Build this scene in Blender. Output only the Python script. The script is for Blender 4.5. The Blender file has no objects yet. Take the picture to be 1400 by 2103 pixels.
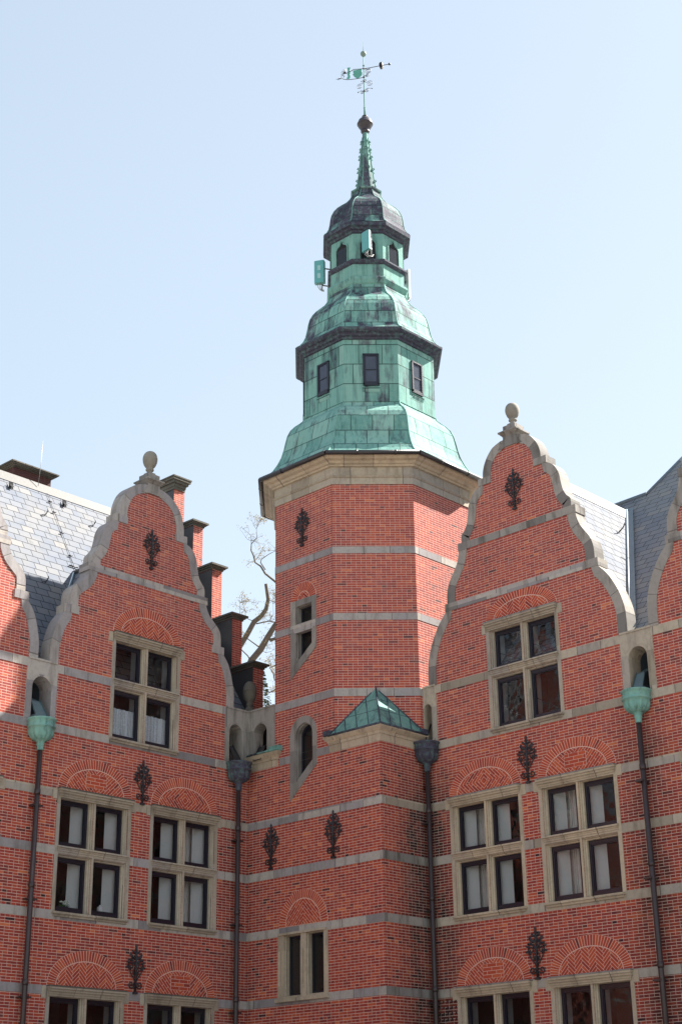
import bpy, bmesh, math, random
from mathutils import Vector, Matrix
random.seed(7)
R = math.radians
sc = bpy.context.scene

# ------------------------------------------------------------------ camera
cd = bpy.data.cameras.new("camera"); cam = bpy.data.objects.new("camera", cd)
sc.collection.objects.link(cam); sc.camera = cam
cd.sensor_fit = 'HORIZONTAL'; cd.sensor_width = 36; cd.lens = 81.8
cd.clip_start = 0.1; cd.clip_end = 5000
_r = Vector((0.69348, -0.72035, -0.01323)); _u = Vector((-0.27165, -0.27844, 0.92124)); _f = Vector((0.66730, 0.63527, 0.38878))
M = Matrix.Identity(4)
for i in range(3): M[i][0] = _r[i]; M[i][1] = _u[i]; M[i][2] = -_f[i]
M[0][3], M[1][3], M[2][3] = -25.3506, -23.0102, 1.6
cam.matrix_world = M

# ------------------------------------------------------------------ sky and sun
SUN = Vector((0.967, -0.410, 1.060)).normalized()
w = bpy.data.worlds.new("World"); sc.world = w; w.use_nodes = True
nt = w.node_tree; nt.nodes.clear()
sky = nt.nodes.new('ShaderNodeTexSky'); sky.sky_type = 'NISHITA'; sky.sun_disc = False
sky.sun_elevation = math.asin(SUN.z); sky.sun_rotation = math.atan2(SUN.x, SUN.y)
sky.altitude = 0; sky.air_density = 1.0; sky.dust_density = 0.7; sky.ozone_density = 1.2
bg = nt.nodes.new('ShaderNodeBackground'); bg.inputs[1].default_value = 0.14
ow = nt.nodes.new('ShaderNodeOutputWorld')
hs = nt.nodes.new('ShaderNodeHueSaturation'); hs.inputs['Saturation'].default_value = .86; hs.inputs['Hue'].default_value = .492
gm = nt.nodes.new('ShaderNodeGamma'); gm.inputs[1].default_value = .5
nt.links.new(sky.outputs[0], gm.inputs[0]); nt.links.new(gm.outputs[0], hs.inputs['Color']); nt.links.new(hs.outputs[0], bg.inputs[0]); nt.links.new(bg.outputs[0], ow.inputs[0])
ld = bpy.data.lights.new("sun", 'SUN'); ld.energy = 5.0; ld.angle = R(0.55); ld.color = (1.0, 0.95, 0.87)
lo = bpy.data.objects.new("sun", ld); sc.collection.objects.link(lo)
lo.rotation_euler = (-SUN).to_track_quat('-Z', 'Y').to_euler(); lo.location = (20, -20, 60)
sc.view_settings.view_transform = 'Standard'; sc.view_settings.look = 'None'
sc.view_settings.exposure = 1.85; sc.view_settings.gamma = 1

# ------------------------------------------------------------------ material helpers
class NT:
    def __init__(s, name):
        s.m = bpy.data.materials.new(name); s.m.use_nodes = True
        s.t = s.m.node_tree; s.t.nodes.clear()
        s.out = s.n('ShaderNodeOutputMaterial')
    def n(s, t, **kw):
        nd = s.t.nodes.new(t)
        for k, v in kw.items(): setattr(nd, k, v)
        return nd
    def put(s, sock, v):
        if isinstance(v, bpy.types.NodeSocket): s.t.links.new(v, sock)
        elif isinstance(v, (tuple, list)) and len(v) == 3 and sock.type == 'RGBA': sock.default_value = (*v, 1)
        else: sock.default_value = v
    def math(s, op, a, b=0.0, c=0.0):
        nd = s.n('ShaderNodeMath', operation=op)
        s.put(nd.inputs[0], a); s.put(nd.inputs[1], b); s.put(nd.inputs[2], c); return nd.outputs[0]
    def mix(s, f, a, b, mode='MIX'):
        nd = s.n('ShaderNodeMix', data_type='RGBA', blend_type=mode)
        s.put(nd.inputs[0], f); s.put(nd.inputs[6], a); s.put(nd.inputs[7], b); return nd.outputs[2]
    def mrange(s, v, a, b, c=0.0, d=1.0, smooth=False):
        nd = s.n('ShaderNodeMapRange'); nd.interpolation_type = 'SMOOTHSTEP' if smooth else 'LINEAR'
        for i, q in enumerate((v, a, b, c, d)): s.put(nd.inputs[i], q)
        return nd.outputs[0]
    def noise(s, vec, scale, detail=4, rough=.55, sx=1, sy=1, sz=1):
        mp = s.n('ShaderNodeMapping'); s.put(mp.inputs[0], vec); mp.inputs[3].default_value = (sx, sy, sz)
        nd = s.n('ShaderNodeTexNoise'); s.put(nd.inputs['Vector'], mp.outputs[0])
        nd.inputs['Scale'].default_value = scale; nd.inputs['Detail'].default_value = detail; nd.inputs['Roughness'].default_value = rough
        return nd.outputs[0]
    def white(s, x, y, z=0.0):
        cb = s.n('ShaderNodeCombineXYZ'); s.put(cb.inputs[0], x); s.put(cb.inputs[1], y); s.put(cb.inputs[2], z)
        nd = s.n('ShaderNodeTexWhiteNoise', noise_dimensions='3D'); s.put(nd.inputs[0], cb.outputs[0])
        return nd.outputs[0]
    def ramp(s, v, stops):
        nd = s.n('ShaderNodeValToRGB'); s.put(nd.inputs[0], v); el = nd.color_ramp.elements
        while len(el) < len(stops): el.new(.5)
        for e, (p, c) in zip(el, stops): e.position = p; e.color = (*c, 1)
        return nd.outputs[0]
    def pos(s): return s.n('ShaderNodeNewGeometry').outputs['Position']
    def uv(s):
        sp = s.n('ShaderNodeSeparateXYZ'); s.put(sp.inputs[0], s.n('ShaderNodeTexCoord').outputs['UV']); return sp.outputs[0], sp.outputs[1]
    def bsdf(s, col, rough=.8, bump=None, bd=.01, spec=.3, metal=0.0, bs=1.0):
        b = s.n('ShaderNodeBsdfPrincipled'); s.put(b.inputs['Base Color'], col); s.put(b.inputs['Roughness'], rough)
        b.inputs['Specular IOR Level'].default_value = spec; b.inputs['Metallic'].default_value = metal
        if bump is not None:
            bp = s.n('ShaderNodeBump'); bp.inputs['Distance'].default_value = bd; bp.inputs['Strength'].default_value = bs
            s.put(bp.inputs['Height'], bump); s.put(b.inputs['Normal'], bp.outputs[0])
        s.put(s.out.inputs[0], b.outputs[0]); return s.m
    def bricks(s, H, Wd, header=True, joint=.011):
        """running pattern in UV metres; returns tone random, second random, mortar mask (1 = joint), brick height"""
        u, v = s.uv()
        row = s.math('FLOOR', s.math('DIVIDE', v, H))
        m2 = s.math('FLOORED_MODULO', row, 2.0)
        m4 = s.math('FLOORED_MODULO', row, 4.0)
        if header:   # m2==0 -> header course
            wd = s.math('MULTIPLY_ADD', m2, Wd / 2, Wd / 2)
            off = s.math('MULTIPLY_ADD', s.math('GREATER_THAN', m4, 1.5), Wd / 2, Wd / 4)
            off = s.math('MULTIPLY_ADD', s.math('SUBTRACT', 1.0, m2), -0.0, off)
        else:
            wd = s.math('ADD', Wd, 0.0)
            off = s.math('MULTIPLY', s.white(row, 3.0), Wd * .35)
            off = s.math('MULTIPLY_ADD', m2, Wd / 2, off)
        uu = s.math('DIVIDE', s.math('ADD', u, off), wd)
        bid = s.math('FLOOR', uu)
        fx = s.math('MULTIPLY', s.math('FRACT', uu), wd)
        fy = s.math('MULTIPLY', s.math('FRACT', s.math('DIVIDE', v, H)), H)
        ex = s.math('MINIMUM', fx, s.math('SUBTRACT', wd, fx))
        ey = s.math('MINIMUM', fy, s.math('SUBTRACT', H, fy))
        e = s.math('MINIMUM', s.math('MULTIPLY', ex, 1.35), ey)
        mort = s.mrange(e, joint * .34, joint * .64, 1.0, 0.0)
        return s.white(bid, row, 1.0), s.white(bid, row, 9.0), mort, e

BR_RAMP = [(0.0, (.045, .018, .021)), (.06, (.11, .028, .028)), (.18, (.21, .038, .034)), (.38, (.295, .044, .034)), (.62, (.38, .058, .036)), (.85, (.47, .090, .041)), (1.0, (.58, .16, .062))]
PIPES = [(-0.46, 4.21), (1.39, -0.15), (1.39, -5.92), (1.05, -0.05)]
def soot(s):
    sp = s.n('ShaderNodeSeparateXYZ'); s.put(sp.inputs[0], s.pos())
    low = s.mrange(sp.outputs[2], 10.4, 9.2, 0, 1)
    tot = 0.0
    for i, (x, y) in enumerate(PIPES):
        dx = s.math('SUBTRACT', sp.outputs[0], x); dy = s.math('SUBTRACT', sp.outputs[1], y)
        dd = s.math('SQRT', s.math('ADD', s.math('MULTIPLY', dx, dx), s.math('MULTIPLY', dy, dy)))
        k = s.mrange(dd, .10, (.60, 1.1, 1.0, .7)[i], (.6, 1.25, 1.1, 1.1)[i], 0)
        tot = s.math('MAXIMUM', k, tot)
    n = s.noise(s.pos(), 2.3, 5, .6, 1, 1, .35)
    return s.math('MULTIPLY', s.math('MULTIPLY', tot, low), s.mrange(n, .32, .6, .35, 1))
def mat_brick(name, lift=0.0, sooty=False):
    s = NT(name)
    a, b, mort, e = s.bricks(.0613, .2424)
    n1 = s.noise(s.pos(), .55, 4)
    n2 = s.noise(s.pos(), 38, 3, .7)
    n0 = s.noise(s.pos(), 2.1, 6, .7, 1, 1, .6)
    t = s.math('MULTIPLY_ADD', a, .50, .23)
    t = s.math('ADD', t, s.mrange(n1, .3, .7, 0, .20))
    t = s.math('SUBTRACT', t, s.mrange(n0, .50, .72, 0, .22))
    t = s.math('SUBTRACT', t, s.math('MULTIPLY', s.math('LESS_THAN', b, .09), .30))
    t = s.math('ADD', t, s.math('MULTIPLY', s.math('GREATER_THAN', b, .94), .25))
    col = s.ramp(t, BR_RAMP)
    col = s.mix(s.mrange(n2, .35, .7, 0, .35), col, s.mix(.5, col, (.05, .015, .015)), 'MIX')
    so = soot(s)
    so = s.math('MINIMUM', so, 1.0)
    col = s.mix(s.math('MULTIPLY', so, s.mrange(b, 0, .6, .45, .95)), col, (.014, .011, .011))
    mn = s.noise(s.pos(), 6, 3)
    mc = s.mix(mn, (.51, .35, .28), (.66, .49, .41))
    mc = s.mix(s.math('MULTIPLY', so, .45), mc, (.22, .17, .14))
    col = s.mix(mort, col, mc)
    # pale efflorescence / weathering patches
    n3 = s.noise(s.pos(), 1.7, 6, .62)
    col = s.mix(s.mrange(n3, .58, .78, 0, .30), col, (.36, .22, .20))
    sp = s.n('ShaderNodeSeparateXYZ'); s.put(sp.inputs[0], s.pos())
    hi = s.mrange(sp.outputs[2], 8, 13.5, 0, .28)  # height blend: brick gets paler and pinker towards the top
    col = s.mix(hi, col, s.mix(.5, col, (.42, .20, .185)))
    if sooty: col = s.mix(.86, col, (.035, .022, .022))
    h = s.math('ADD', s.math('MULTIPLY', s.math('MINIMUM', e, .008), 60), s.math('MULTIPLY', n2, .25))
    h = s.math('ADD', h, s.math('MULTIPLY', b, .22))
    return s.bsdf(col, .88, h, .0018, .25)
def mat_attrbrick(name):
    s = NT(name); at = s.n('ShaderNodeAttribute'); at.attribute_name = 'Col'
    n2 = s.noise(s.pos(), 30, 3, .7)
    col = s.mix(s.mrange(n2, .35, .7, 0, .4), at.outputs[0], (.16, .03, .025))
    return s.bsdf(col, .85, n2, .004, .25)
def mat_stone(name, c1, c2, c3, blk=.95, streak=.5):
    s = NT(name)
    u, v = s.uv(); p = s.pos()
    row = s.math('FLOOR', s.math('MULTIPLY', v, 1.31))
    uu = s.math('DIVIDE', s.math('ADD', u, s.math('MULTIPLY', s.white(row, 5.0), .8)), blk)
    uu = s.math('ADD', uu, s.math('MULTIPLY', s.math('SINE', s.math('MULTIPLY', uu, 2.4)), .24))
    bid = s.math('FLOOR', uu); fr = s.math('FRACT', uu)
    e = s.math('MINIMUM', fr, s.math('SUBTRACT', 1.0, fr))
    joint = s.mrange(e, .006, .014, 1, 0)
    rnd = s.white(bid, row)
    col = s.ramp(rnd, [(0, tuple(q * .72 for q in c1)), (.25, c1), (.5, c2), (.8, c3), (1, tuple(q * 1.12 for q in c3))])
    n1 = s.noise(p, 1.4, 6, .65); n2 = s.noise(p, 14, 5, .65); n3 = s.noise(p, 5, 5, .6, 1, 1, .22)
    col = s.mix(s.mrange(n1, .40, .7, 0, .40), col, s.mix(.5, c1, c3))
    col = s.mix(s.mrange(n3, .5, .72, 0, streak), col, (.075, .062, .05))
    col = s.mix(s.mrange(n2, .45, .8, 0, .35), col, (.16, .14, .125))
    col = s.mix(s.math('MULTIPLY', joint, .75), col, (.13, .11, .10))
    h = s.math('ADD', s.math('MULTIPLY', n2, .6), s.math('MULTIPLY', joint, -1.2))
    return s.bsdf(col, .85, h, .006, .25)
def mat_copper(name, dark=.3, pw=.52, ph=.5, seams=True, lum=1.0):
    lum *= .84
    s = NT(name); p = s.pos(); u, v = s.uv()
    if seams:
        a, b, mort, e = s.bricks(ph, pw, False, .022)
    else:
        a = s.noise(p, .8, 2); b = a; mort = 0.0; e = None
    big = s.noise(p, .9, 5, .62); fine = s.noise(p, 9, 6, .7); st = s.noise(p, 3.2, 6, .66, 1, 1, .16)
    g = s.ramp(a, [(0, (.14 * lum, .325 * lum, .29 * lum)), (.5, (.195 * lum, .41 * lum, .365 * lum)), (1, (.28 * lum, .49 * lum, .43 * lum))])
    g = s.mix(s.mrange(fine, .4, .75, 0, .5), g, (.30 * lum, .50 * lum, .42 * lum))
    g = s.mix(s.mrange(big, .55, .8, 0, .45), g, (.25 * lum, .36 * lum, .24 * lum))
    th = .74 - dark * .42
    dm = s.math('MULTIPLY_ADD', big, .42, s.math('MULTIPLY', st, .58))
    dm = s.math('MULTIPLY_ADD', s.math('SUBTRACT', b, .5), .10, dm)
    d = s.mrange(dm, th - .06, th + .05, 0, 1)
    d = s.math('MULTIPLY', d, s.mrange(fine, .30, .52, .55, 1))
    sp_ = s.noise(p, 24, 2, .6)
    d = s.math('MAXIMUM', d, s.mrange(sp_, .72, .76, 0, .7))
    stf = s.noise(p, 11, 4, .6, 1, 1, .06)
    g = s.mix(s.mrange(stf, .52, .70, 0, .55), g, (.055 * lum, .13 * lum, .125 * lum))
    g = s.mix(s.mrange(stf, .44, .30, 0, .35), g, (.34 * lum, .52 * lum, .42 * lum))
    dk = s.mix(a, (.040, .038, .060), (.080, .075, .105))
    col = s.mix(d, g, dk)
    h = fine
    if seams:
        col = s.mix(s.math('MULTIPLY', mort, .8), col, (.03, .055, .055))
        h = s.math('MULTIPLY_ADD', mort, 1.4, s.math('MULTIPLY', fine, .5))
        h = s.math('ADD', h, s.math('MULTIPLY', s.noise(p, 1.8, 2), 2.2))
    return s.bsdf(col, .75, h, .010, .10, .0)
def mat_slate(name):
    s = NT(name); a, b, mort, e = s.bricks(.255, .37, False, .026); p = s.pos()
    col = s.ramp(a, [(0, (.140, .158, .195)), (.5, (.160, .176, .210)), (.8, (.180, .190, .212)), (1, (.210, .210, .215))])
    n = s.noise(p, 1.1, 5, .6); n2 = s.noise(p, 16, 4)
    col = s.mix(s.mrange(n, .42, .75, 0, .5), col, (.24, .225, .20)); n4 = s.noise(p, 3.0, 5, .6, 1, 1, .25); col = s.mix(s.mrange(n4, .58, .75, 0, .5), col, (.09, .10, .11))
    col = s.mix(s.math('MULTIPLY', mort, .85), col, (.018, .02, .026))
    h = s.math('ADD', s.math('MULTIPLY', mort, -1.0), s.math('MULTIPLY', n2, .3)); h = s.math('MULTIPLY_ADD', b, .12, h)
    return s.bsdf(col, .8, h, .004, .12)
def mat_plain(name, c, rough=.6, var=.3, sc_=4, metal=0.0, spec=.4, c2=None, bump=.003):
    s = NT(name); p = s.pos(); n = s.noise(p, sc_, 5, .65); n2 = s.noise(p, sc_ * 7, 3)
    k = c2 or tuple(q * .45 for q in c)
    col = s.mix(s.mrange(n, .35, .7, 0, var), c, k); col = s.mix(s.mrange(n2, .4, .7, 0, var * .4), col, tuple(min(1, q * 1.5) for q in c))
    return s.bsdf(col, rough, n2, bump, spec, metal)
def mat_glass(name):
    s = NT(name)
    tr = s.n('ShaderNodeBsdfTransparent'); tr.inputs[0].default_value = (.90, .93, .95, 1)
    gl = s.n('ShaderNodeBsdfGlossy'); gl.inputs['Roughness'].default_value = .02; gl.inputs[0].default_value = (.9, .93, 1, 1)
    n = s.noise(s.pos(), 1.6, 2); bp = s.n('ShaderNodeBump'); bp.inputs['Distance'].default_value = .05; bp.inputs['Strength'].default_value = .5
    s.put(bp.inputs['Height'], n); s.put(gl.inputs['Normal'], bp.outputs[0])
    fr = s.n('ShaderNodeFresnel'); fr.inputs[0].default_value = 1.5
    mx = s.n('ShaderNodeMixShader'); s.put(mx.inputs[0], s.math('MULTIPLY', fr.outputs[0], .85)); s.put(mx.inputs[1], tr.outputs[0]); s.put(mx.inputs[2], gl.outputs[0])
    s.put(s.out.inputs[0], mx.outputs[0]); return s.m
def mat_lace(name):
    s = NT(name); u, v = s.uv(); d = s.n('ShaderNodeBsdfDiffuse'); d.inputs[0].default_value = (.92, .95, 1, 1)
    tl = s.n('ShaderNodeBsdfTranslucent'); tl.inputs[0].default_value = (.7, .75, .8, 1)
    tr = s.n('ShaderNodeBsdfTransparent')
    a = s.n('ShaderNodeMixShader'); a.inputs[0].default_value = .3; s.put(a.inputs[1], d.outputs[0]); s.put(a.inputs[2], tl.outputs[0])
    wv = s.math('SINE', s.math('MULTIPLY', u, 110)); n = s.noise(s.pos(), 30, 2)
    f = s.mrange(s.math('MULTIPLY_ADD', wv, .25, n), .35, .7, .0, .40)
    b = s.n('ShaderNodeMixShader'); s.put(b.inputs[0], f); s.put(b.inputs[1], a.outputs[0]); s.put(b.inputs[2], tr.outputs[0])
    s.put(s.out.inputs[0], b.outputs[0]); return s.m

MT = dict(
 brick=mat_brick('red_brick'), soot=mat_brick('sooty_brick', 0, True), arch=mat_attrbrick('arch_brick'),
 mortar=mat_plain('mortar', (.68, .48, .40), .9, .4, 9, c2=(.52, .33, .27)),
 grey=mat_stone('grey_sandstone', (.28, .26, .265), (.35, .325, .325), (.41, .375, .335)),
 greyd=mat_stone('weathered_sandstone', (.25, .235, .22), (.35, .32, .285), (.20, .19, .175), .8, .75),
 ballst=mat_plain('weathered_ball_stone', (.25, .23, .195), .85, .5, 6, c2=(.13, .12, .10)), capst=mat_stone('blackened_sandstone', (.10, .095, .08), (.15, .14, .115), (.075, .07, .06), .8, .8),
 beige=mat_stone('beige_sandstone', (.38, .325, .25), (.47, .405, .31), (.34, .305, .265), .9, .45),
 tan=mat_stone('tan_sandstone', (.48, .40, .29), (.55, .45, .32), (.42, .35, .27), 1.1, .35),
 cop1=mat_copper('copper_green', .30, .55, .50), cop2=mat_copper('copper_streaked', .54, .36, .42), cop3=mat_copper('copper_tarnished', .78, .42, .34), cops=mat_copper('copper_spire', .58, 3, .9),
 copw=mat_copper('copper_wall', .40, .62, .58), copd=mat_copper('copper_eave', 1.12, 2, 2, False), copm=mat_copper('copper_moulding', .42, 2, 2, False),
 copp=mat_copper('copper_dark_green', .36, 2, 2, False, .85), coph=mat_copper('copper_hopper', .28, 2, 2, False, 1.1), coph2=mat_copper('copper_hopper_dark', .80, 2, 2, False, .8),
 slate=mat_slate('slate'), lead=mat_plain('lead', (.11, .15, .19), .5, .4, 2, 0, .5), ridge=mat_plain('ridge_lead', (.088, .086, .084), .65, .35, 2),
 iron=mat_plain('wrought_iron', (.022, .020, .026), .5, .4, 12, 0, .5), pipe=mat_plain('brown_pipe', (.040, .026, .026), .42, .5, 3, 0, .5, c2=(.018, .014, .016)),
 gutter=mat_plain('dark_gutter', (.035, .032, .034), .4, .4, 5, 0, .5), paint=mat_plain('black_paint', (.012, .012, .022), .3, .2, 5, 0, .5),
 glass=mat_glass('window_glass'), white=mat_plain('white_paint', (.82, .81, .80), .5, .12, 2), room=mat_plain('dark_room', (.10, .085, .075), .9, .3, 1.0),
 lace=mat_lace('lace'), red=mat_plain('red_cloth', (.24, .025, .022), .9, .3, 6), curtain=mat_plain('cream_cloth', (.62, .58, .55), .9, .25, 5),
 teal=mat_plain('teal_paint', (.10, .34, .34), .4, .15, 3, 0, .5), teal2=mat_plain('pale_teal', (.30, .50, .50), .4, .1, 3), steel=mat_plain('galvanised', (.36, .36, .36), .45, .3, 9, .3),
 bark=mat_plain('bark', (.12, .10, .082), .9, .5, 5, c2=(.045, .036, .03)), bud=mat_plain('spring_leaf', (.36, .29, .12), .8, .5, 8, c2=(.26, .17, .09)),
 moss=mat_plain('moss', (.28, .25, .09), .9, .4, 8), cone=mat_plain('conifer', (.05, .065, .025), .9, .4, 6),
 pale=mat_plain('pale_plastic', (.62, .68, .66), .4, .1, 3), chute=mat_plain('chute_metal', (.10, .15, .165), .5, .5, 4, c2=(.04, .06, .075)), dim=mat_plain('dim_blind', (.10, .11, .16), .6, .4, 5), black=mat_plain('void_black', (.012, .012, .014), .9, .2, 3), ground=mat_plain('paving', (.27, .245, .215), .85, .3, .6),
 vane=mat_plain('vane_green', (.10, .33, .27), .5, .3, 9), ball=mat_plain('ball_copper', (.022, .018, .024), .4, .5, 5, 0, .5, c2=(.05, .04, .05)), ball2=mat_plain('ball_green', (.17, .25, .22), .5, .4, 8),
 flower=mat_plain('flower_white', (.75, .8, .72), .7, .1, 9), leafg=mat_plain('leaf_green', (.06, .14, .04), .7, .3, 9))

# ------------------------------------------------------------------ mesh builder
class Frame:
    """facade frame: u to the right as seen from outside, z up, d outwards"""
    def __init__(s, o, deg): s.o = Vector(o); a = R(deg); s.ux = Vector((math.cos(a), math.sin(a), 0)); s.n = Vector((math.sin(a), -math.cos(a), 0)); s.deg = deg
    def mat(s, u=0, z=0, d=0):
        return Matrix.Translation(s.o + s.ux * u + s.n * d + Vector((0, 0, z))) @ Matrix.Rotation(R(s.deg), 4, 'Z')
I4 = Matrix.Identity(4)
class MB:
    def __init__(s): s.v = []; s.f = []; s.uv = []; s.col = []; s.sm = []
    def face(s, pts, uv=None, col=None, smooth=False):
        b = len(s.v); s.v += [Vector(p) for p in pts]; s.f.append(list(range(b, b + len(pts)))); s.uv.append(uv); s.col.append(col); s.sm.append(smooth)
    def fc(s, pts, **k):     # pts are (u, z, d) -> local (u, -d, z)
        s.face([(p[0], -p[2], p[1]) for p in pts], **k)
    def box(s, a, b, **k):   # in local xyz
        x0, y0, z0 = a; x1, y1, z1 = b
        P = [(x0, y0, z0), (x1, y0, z0), (x1, y1, z0), (x0, y1, z0), (x0, y0, z1), (x1, y0, z1), (x1, y1, z1), (x0, y1, z1)]
        for q in ((0, 1, 5, 4), (1, 2, 6, 5), (2, 3, 7, 6), (3, 0, 4, 7), (4, 5, 6, 7), (3, 2, 1, 0)): s.face([P[i] for i in q], **k)
    def fbox(s, u0, u1, z0, z1, d0, d1, **k): s.box((u0, -d1, z0), (u1, -d0, z1), **k)
    def tube(s, pts, rad, n=8, smooth=True, cap=True, **k):
        pts = [Vector(p) for p in pts]; rs = rad if isinstance(rad, (list, tuple)) else [rad] * len(pts)
        rings = []; prev = None
        for i, p in enumerate(pts):
            t = (pts[min(i + 1, len(pts) - 1)] - pts[max(i - 1, 0)])
            t = t.normalized() if t.length > 1e-9 else Vector((0, 0, 1))
            a = prev if prev else (Vector((0, 0, 1)) if abs(t.z) < .9 else Vector((1, 0, 0)))
            x = (a - t * a.dot(t)); x = x.normalized() if x.length > 1e-6 else t.orthogonal().normalized(); y = t.cross(x); prev = x
            rings.append([p + (x * math.cos(2 * math.pi * j / n) + y * math.sin(2 * math.pi * j / n)) * rs[i] for j in range(n)])
        for i in range(len(rings) - 1):
            for j in range(n):
                s.face([rings[i][j], rings[i][(j + 1) % n], rings[i + 1][(j + 1) % n], rings[i + 1][j]], smooth=smooth, **k)
        if cap: s.face(rings[0][::-1], **k); s.face(rings[-1], **k)
    def lathe(s, prof, c=(0, 0, 0), n=20, smooth=True, flute=0, sq=None, lobes=14, **k):
        c = Vector(c); rings = []
        for i, (r, z) in enumerate(prof):
            rr = []
            for j in range(n):
                a = 2 * math.pi * j / n
                f = 1 - flute * abs(math.sin(a * lobes / 2)) ** .5 + flute * .6 if (flute and sq and sq[0] <= z <= sq[1]) else 1
                rr.append(c + Vector((r * f * math.cos(a), r * f * math.sin(a), z)))
            rings.append(rr)
        for i in range(len(rings) - 1):
            for j in range(n): s.face([rings[i][j], rings[i][(j + 1) % n], rings[i + 1][(j + 1) % n], rings[i + 1][j]], smooth=smooth, **k)
        s.face(rings[0][::-1], **k); s.face(rings[-1], **k)
    def build(s, name, mat, parent=None, mw=I4, weld=True):
        me = bpy.data.meshes.new(name)
        me.from_pydata([tuple(v) for v in s.v], [], s.f)
        if any(s.col): me.color_attributes.new(name='Col', type='FLOAT_COLOR', domain='CORNER')
        me.uv_layers.new(name='UVMap'); ul = me.uv_layers['UVMap']; ca = me.color_attributes['Col'] if any(s.col) else None
        li = 0
        for fi, p in enumerate(me.polygons):
            uv = s.uv[fi]
            if uv is None:
                nn = p.normal.copy()
                if abs(nn.z) > .999: t = Vector((1, 0, 0)); b = Vector((0, 1, 0))
                else:
                    t = Vector((0, 0, 1)).cross(nn).normalized()
                    if t.x < -1e-4 or (abs(t.x) < 1e-4 and t.y > 0): t = -t
                    b = Vector((0, 0, 1)) if abs(nn.z) < .1 else (lambda q: q if q.z > 0 else -q)(nn.cross(t))
                uv = [(Vector(s.v[i]).dot(t), Vector(s.v[i]).dot(b)) for i in s.f[fi]]
            for k in range(len(s.f[fi])):
                ul.data[li + k].uv = uv[k]
                if ca: c = s.col[fi] or (.25, .05, .04); ca.data[li + k].color = (*c, 1)
            li += len(s.f[fi]); p.use_smooth = s.sm[fi]
        if weld:
            bm = bmesh.new(); bm.from_mesh(me); bmesh.ops.remove_doubles(bm, verts=bm.verts, dist=1e-5); bm.to_mesh(me); bm.free()
        me.materials.append(mat if isinstance(mat, bpy.types.Material) else MT[mat])
        o = bpy.data.objects.new(name, me); sc.collection.objects.link(o)
        if parent is not None: o.parent = parent
        o.matrix_local = mw
        return o
def tag(o, label=None, cat=None, group=None, kind=None):
    for k, v in (('label', label), ('category', cat), ('group', group), ('kind', kind)):
        if v: o[k] = v
    return o
def empty(name, loc=(0, 0, 0)):
    o = bpy.data.objects.new(name, None); sc.collection.objects.link(o); o.location = loc; return o
def copy_tree(o, parent, mw=None):
    c = o.copy(); sc.collection.objects.link(c); c.parent = parent
    if mw is not None: c.matrix_local = mw
    for ch in [q for q in bpy.data.objects if q.parent is o]: copy_tree(ch, c)
    return c

# polygon slabs (monotone in z), each shape a list of (u, z)
def crossings(poly, zm):
    r = []
    for i in range(len(poly)):
        a, b = poly[i], poly[(i + 1) % len(poly)]
        if (a[1] - zm) * (b[1] - zm) < 0: r.append((a, b))
    return r
def at(e, z): (a, b) = e; t = (z - a[1]) / (b[1] - a[1]); return a[0] + t * (b[0] - a[0])
def slabs(mb, outer, holes=(), d=0.0, **k):
    zs = sorted({round(p[1], 5) for p in outer} | {round(p[1], 5) for h in holes for p in h})
    z0 = min(p[1] for p in outer); z1 = max(p[1] for p in outer); zs = [z for z in zs if z0 - 1e-6 <= z <= z1 + 1e-6]
    for za, zb in zip(zs, zs[1:]):
        if zb - za < 1e-5: continue
        zm = (za + zb) / 2; o = sorted(crossings(outer, zm), key=lambda e: at(e, zm))
        if len(o) < 2: continue
        L, Rr = o[0], o[-1]; segs = []; cur = L
        for h in sorted([sorted(crossings(h, zm), key=lambda e: at(e, zm)) for h in holes], key=lambda c: at(c[0], zm) if c else 1e9):
            if len(h) < 2 or at(h[-1], zm) <= at(L, zm) or at(h[0], zm) >= at(Rr, zm): continue
            if at(h[0], zm) > at(cur, zm): segs.append((cur, h[0]))
            cur = h[-1]
        if at(cur, zm) < at(Rr, zm): segs.append((cur, Rr))
        for a, b in segs:
            pts = [(at(a, za), za, d), (at(b, za), za, d), (at(b, zb), zb, d), (at(a, zb), zb, d)]
            mb.fc(pts, **k)
def rim(mb, poly, d0, d1, skip=(), **k):
    for i in range(len(poly)):
        if i in skip: continue
        a, b = poly[i], poly[(i + 1) % len(poly)]
        mb.fc([(a[0], a[1], d0), (b[0], b[1], d0), (b[0], b[1], d1), (a[0], a[1], d1)], **k)
def rect(u0, u1, z0, z1): return [(u0, z0), (u1, z0), (u1, z1), (u0, z1)]
def archpoly(u0, u1, z0, zs, n=12, zb=None):
    """round headed opening; zb = bottom z at u1 when the sill slopes"""
    c = (u0 + u1) / 2; r = (u1 - u0) / 2
    return [(u0, z0), (u1, zb if zb is not None else z0)] + [(c + r * math.cos(math.pi * i / n), zs + r * math.sin(math.pi * i / n)) for i in range(n + 1)]
def clip(poly, cl):
    out = poly
    for i in range(len(cl)):
        a, b = cl[i], cl[(i + 1) % len(cl)]; inp = out; out = []
        ins = lambda p: (b[0] - a[0]) * (p[1] - a[1]) - (b[1] - a[1]) * (p[0] - a[0]) >= -1e-9
        for j in range(len(inp)):
            p, q = inp[j - 1], inp[j]
            ip, iq = ins(p), ins(q)
            if ip != iq:
                dx, dy = q[0] - p[0], q[1] - p[1]; ex, ey = b[0] - a[0], b[1] - a[1]
                den = ex * dy - ey * dx
                t = (ex * (a[1] - p[1]) - ey * (a[0] - p[0])) / den if abs(den) > 1e-12 else 0
                out.append((p[0] + t * dx, p[1] + t * dy))
            if iq: out.append(q)
        if len(out) < 3: return []
    return out
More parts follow.
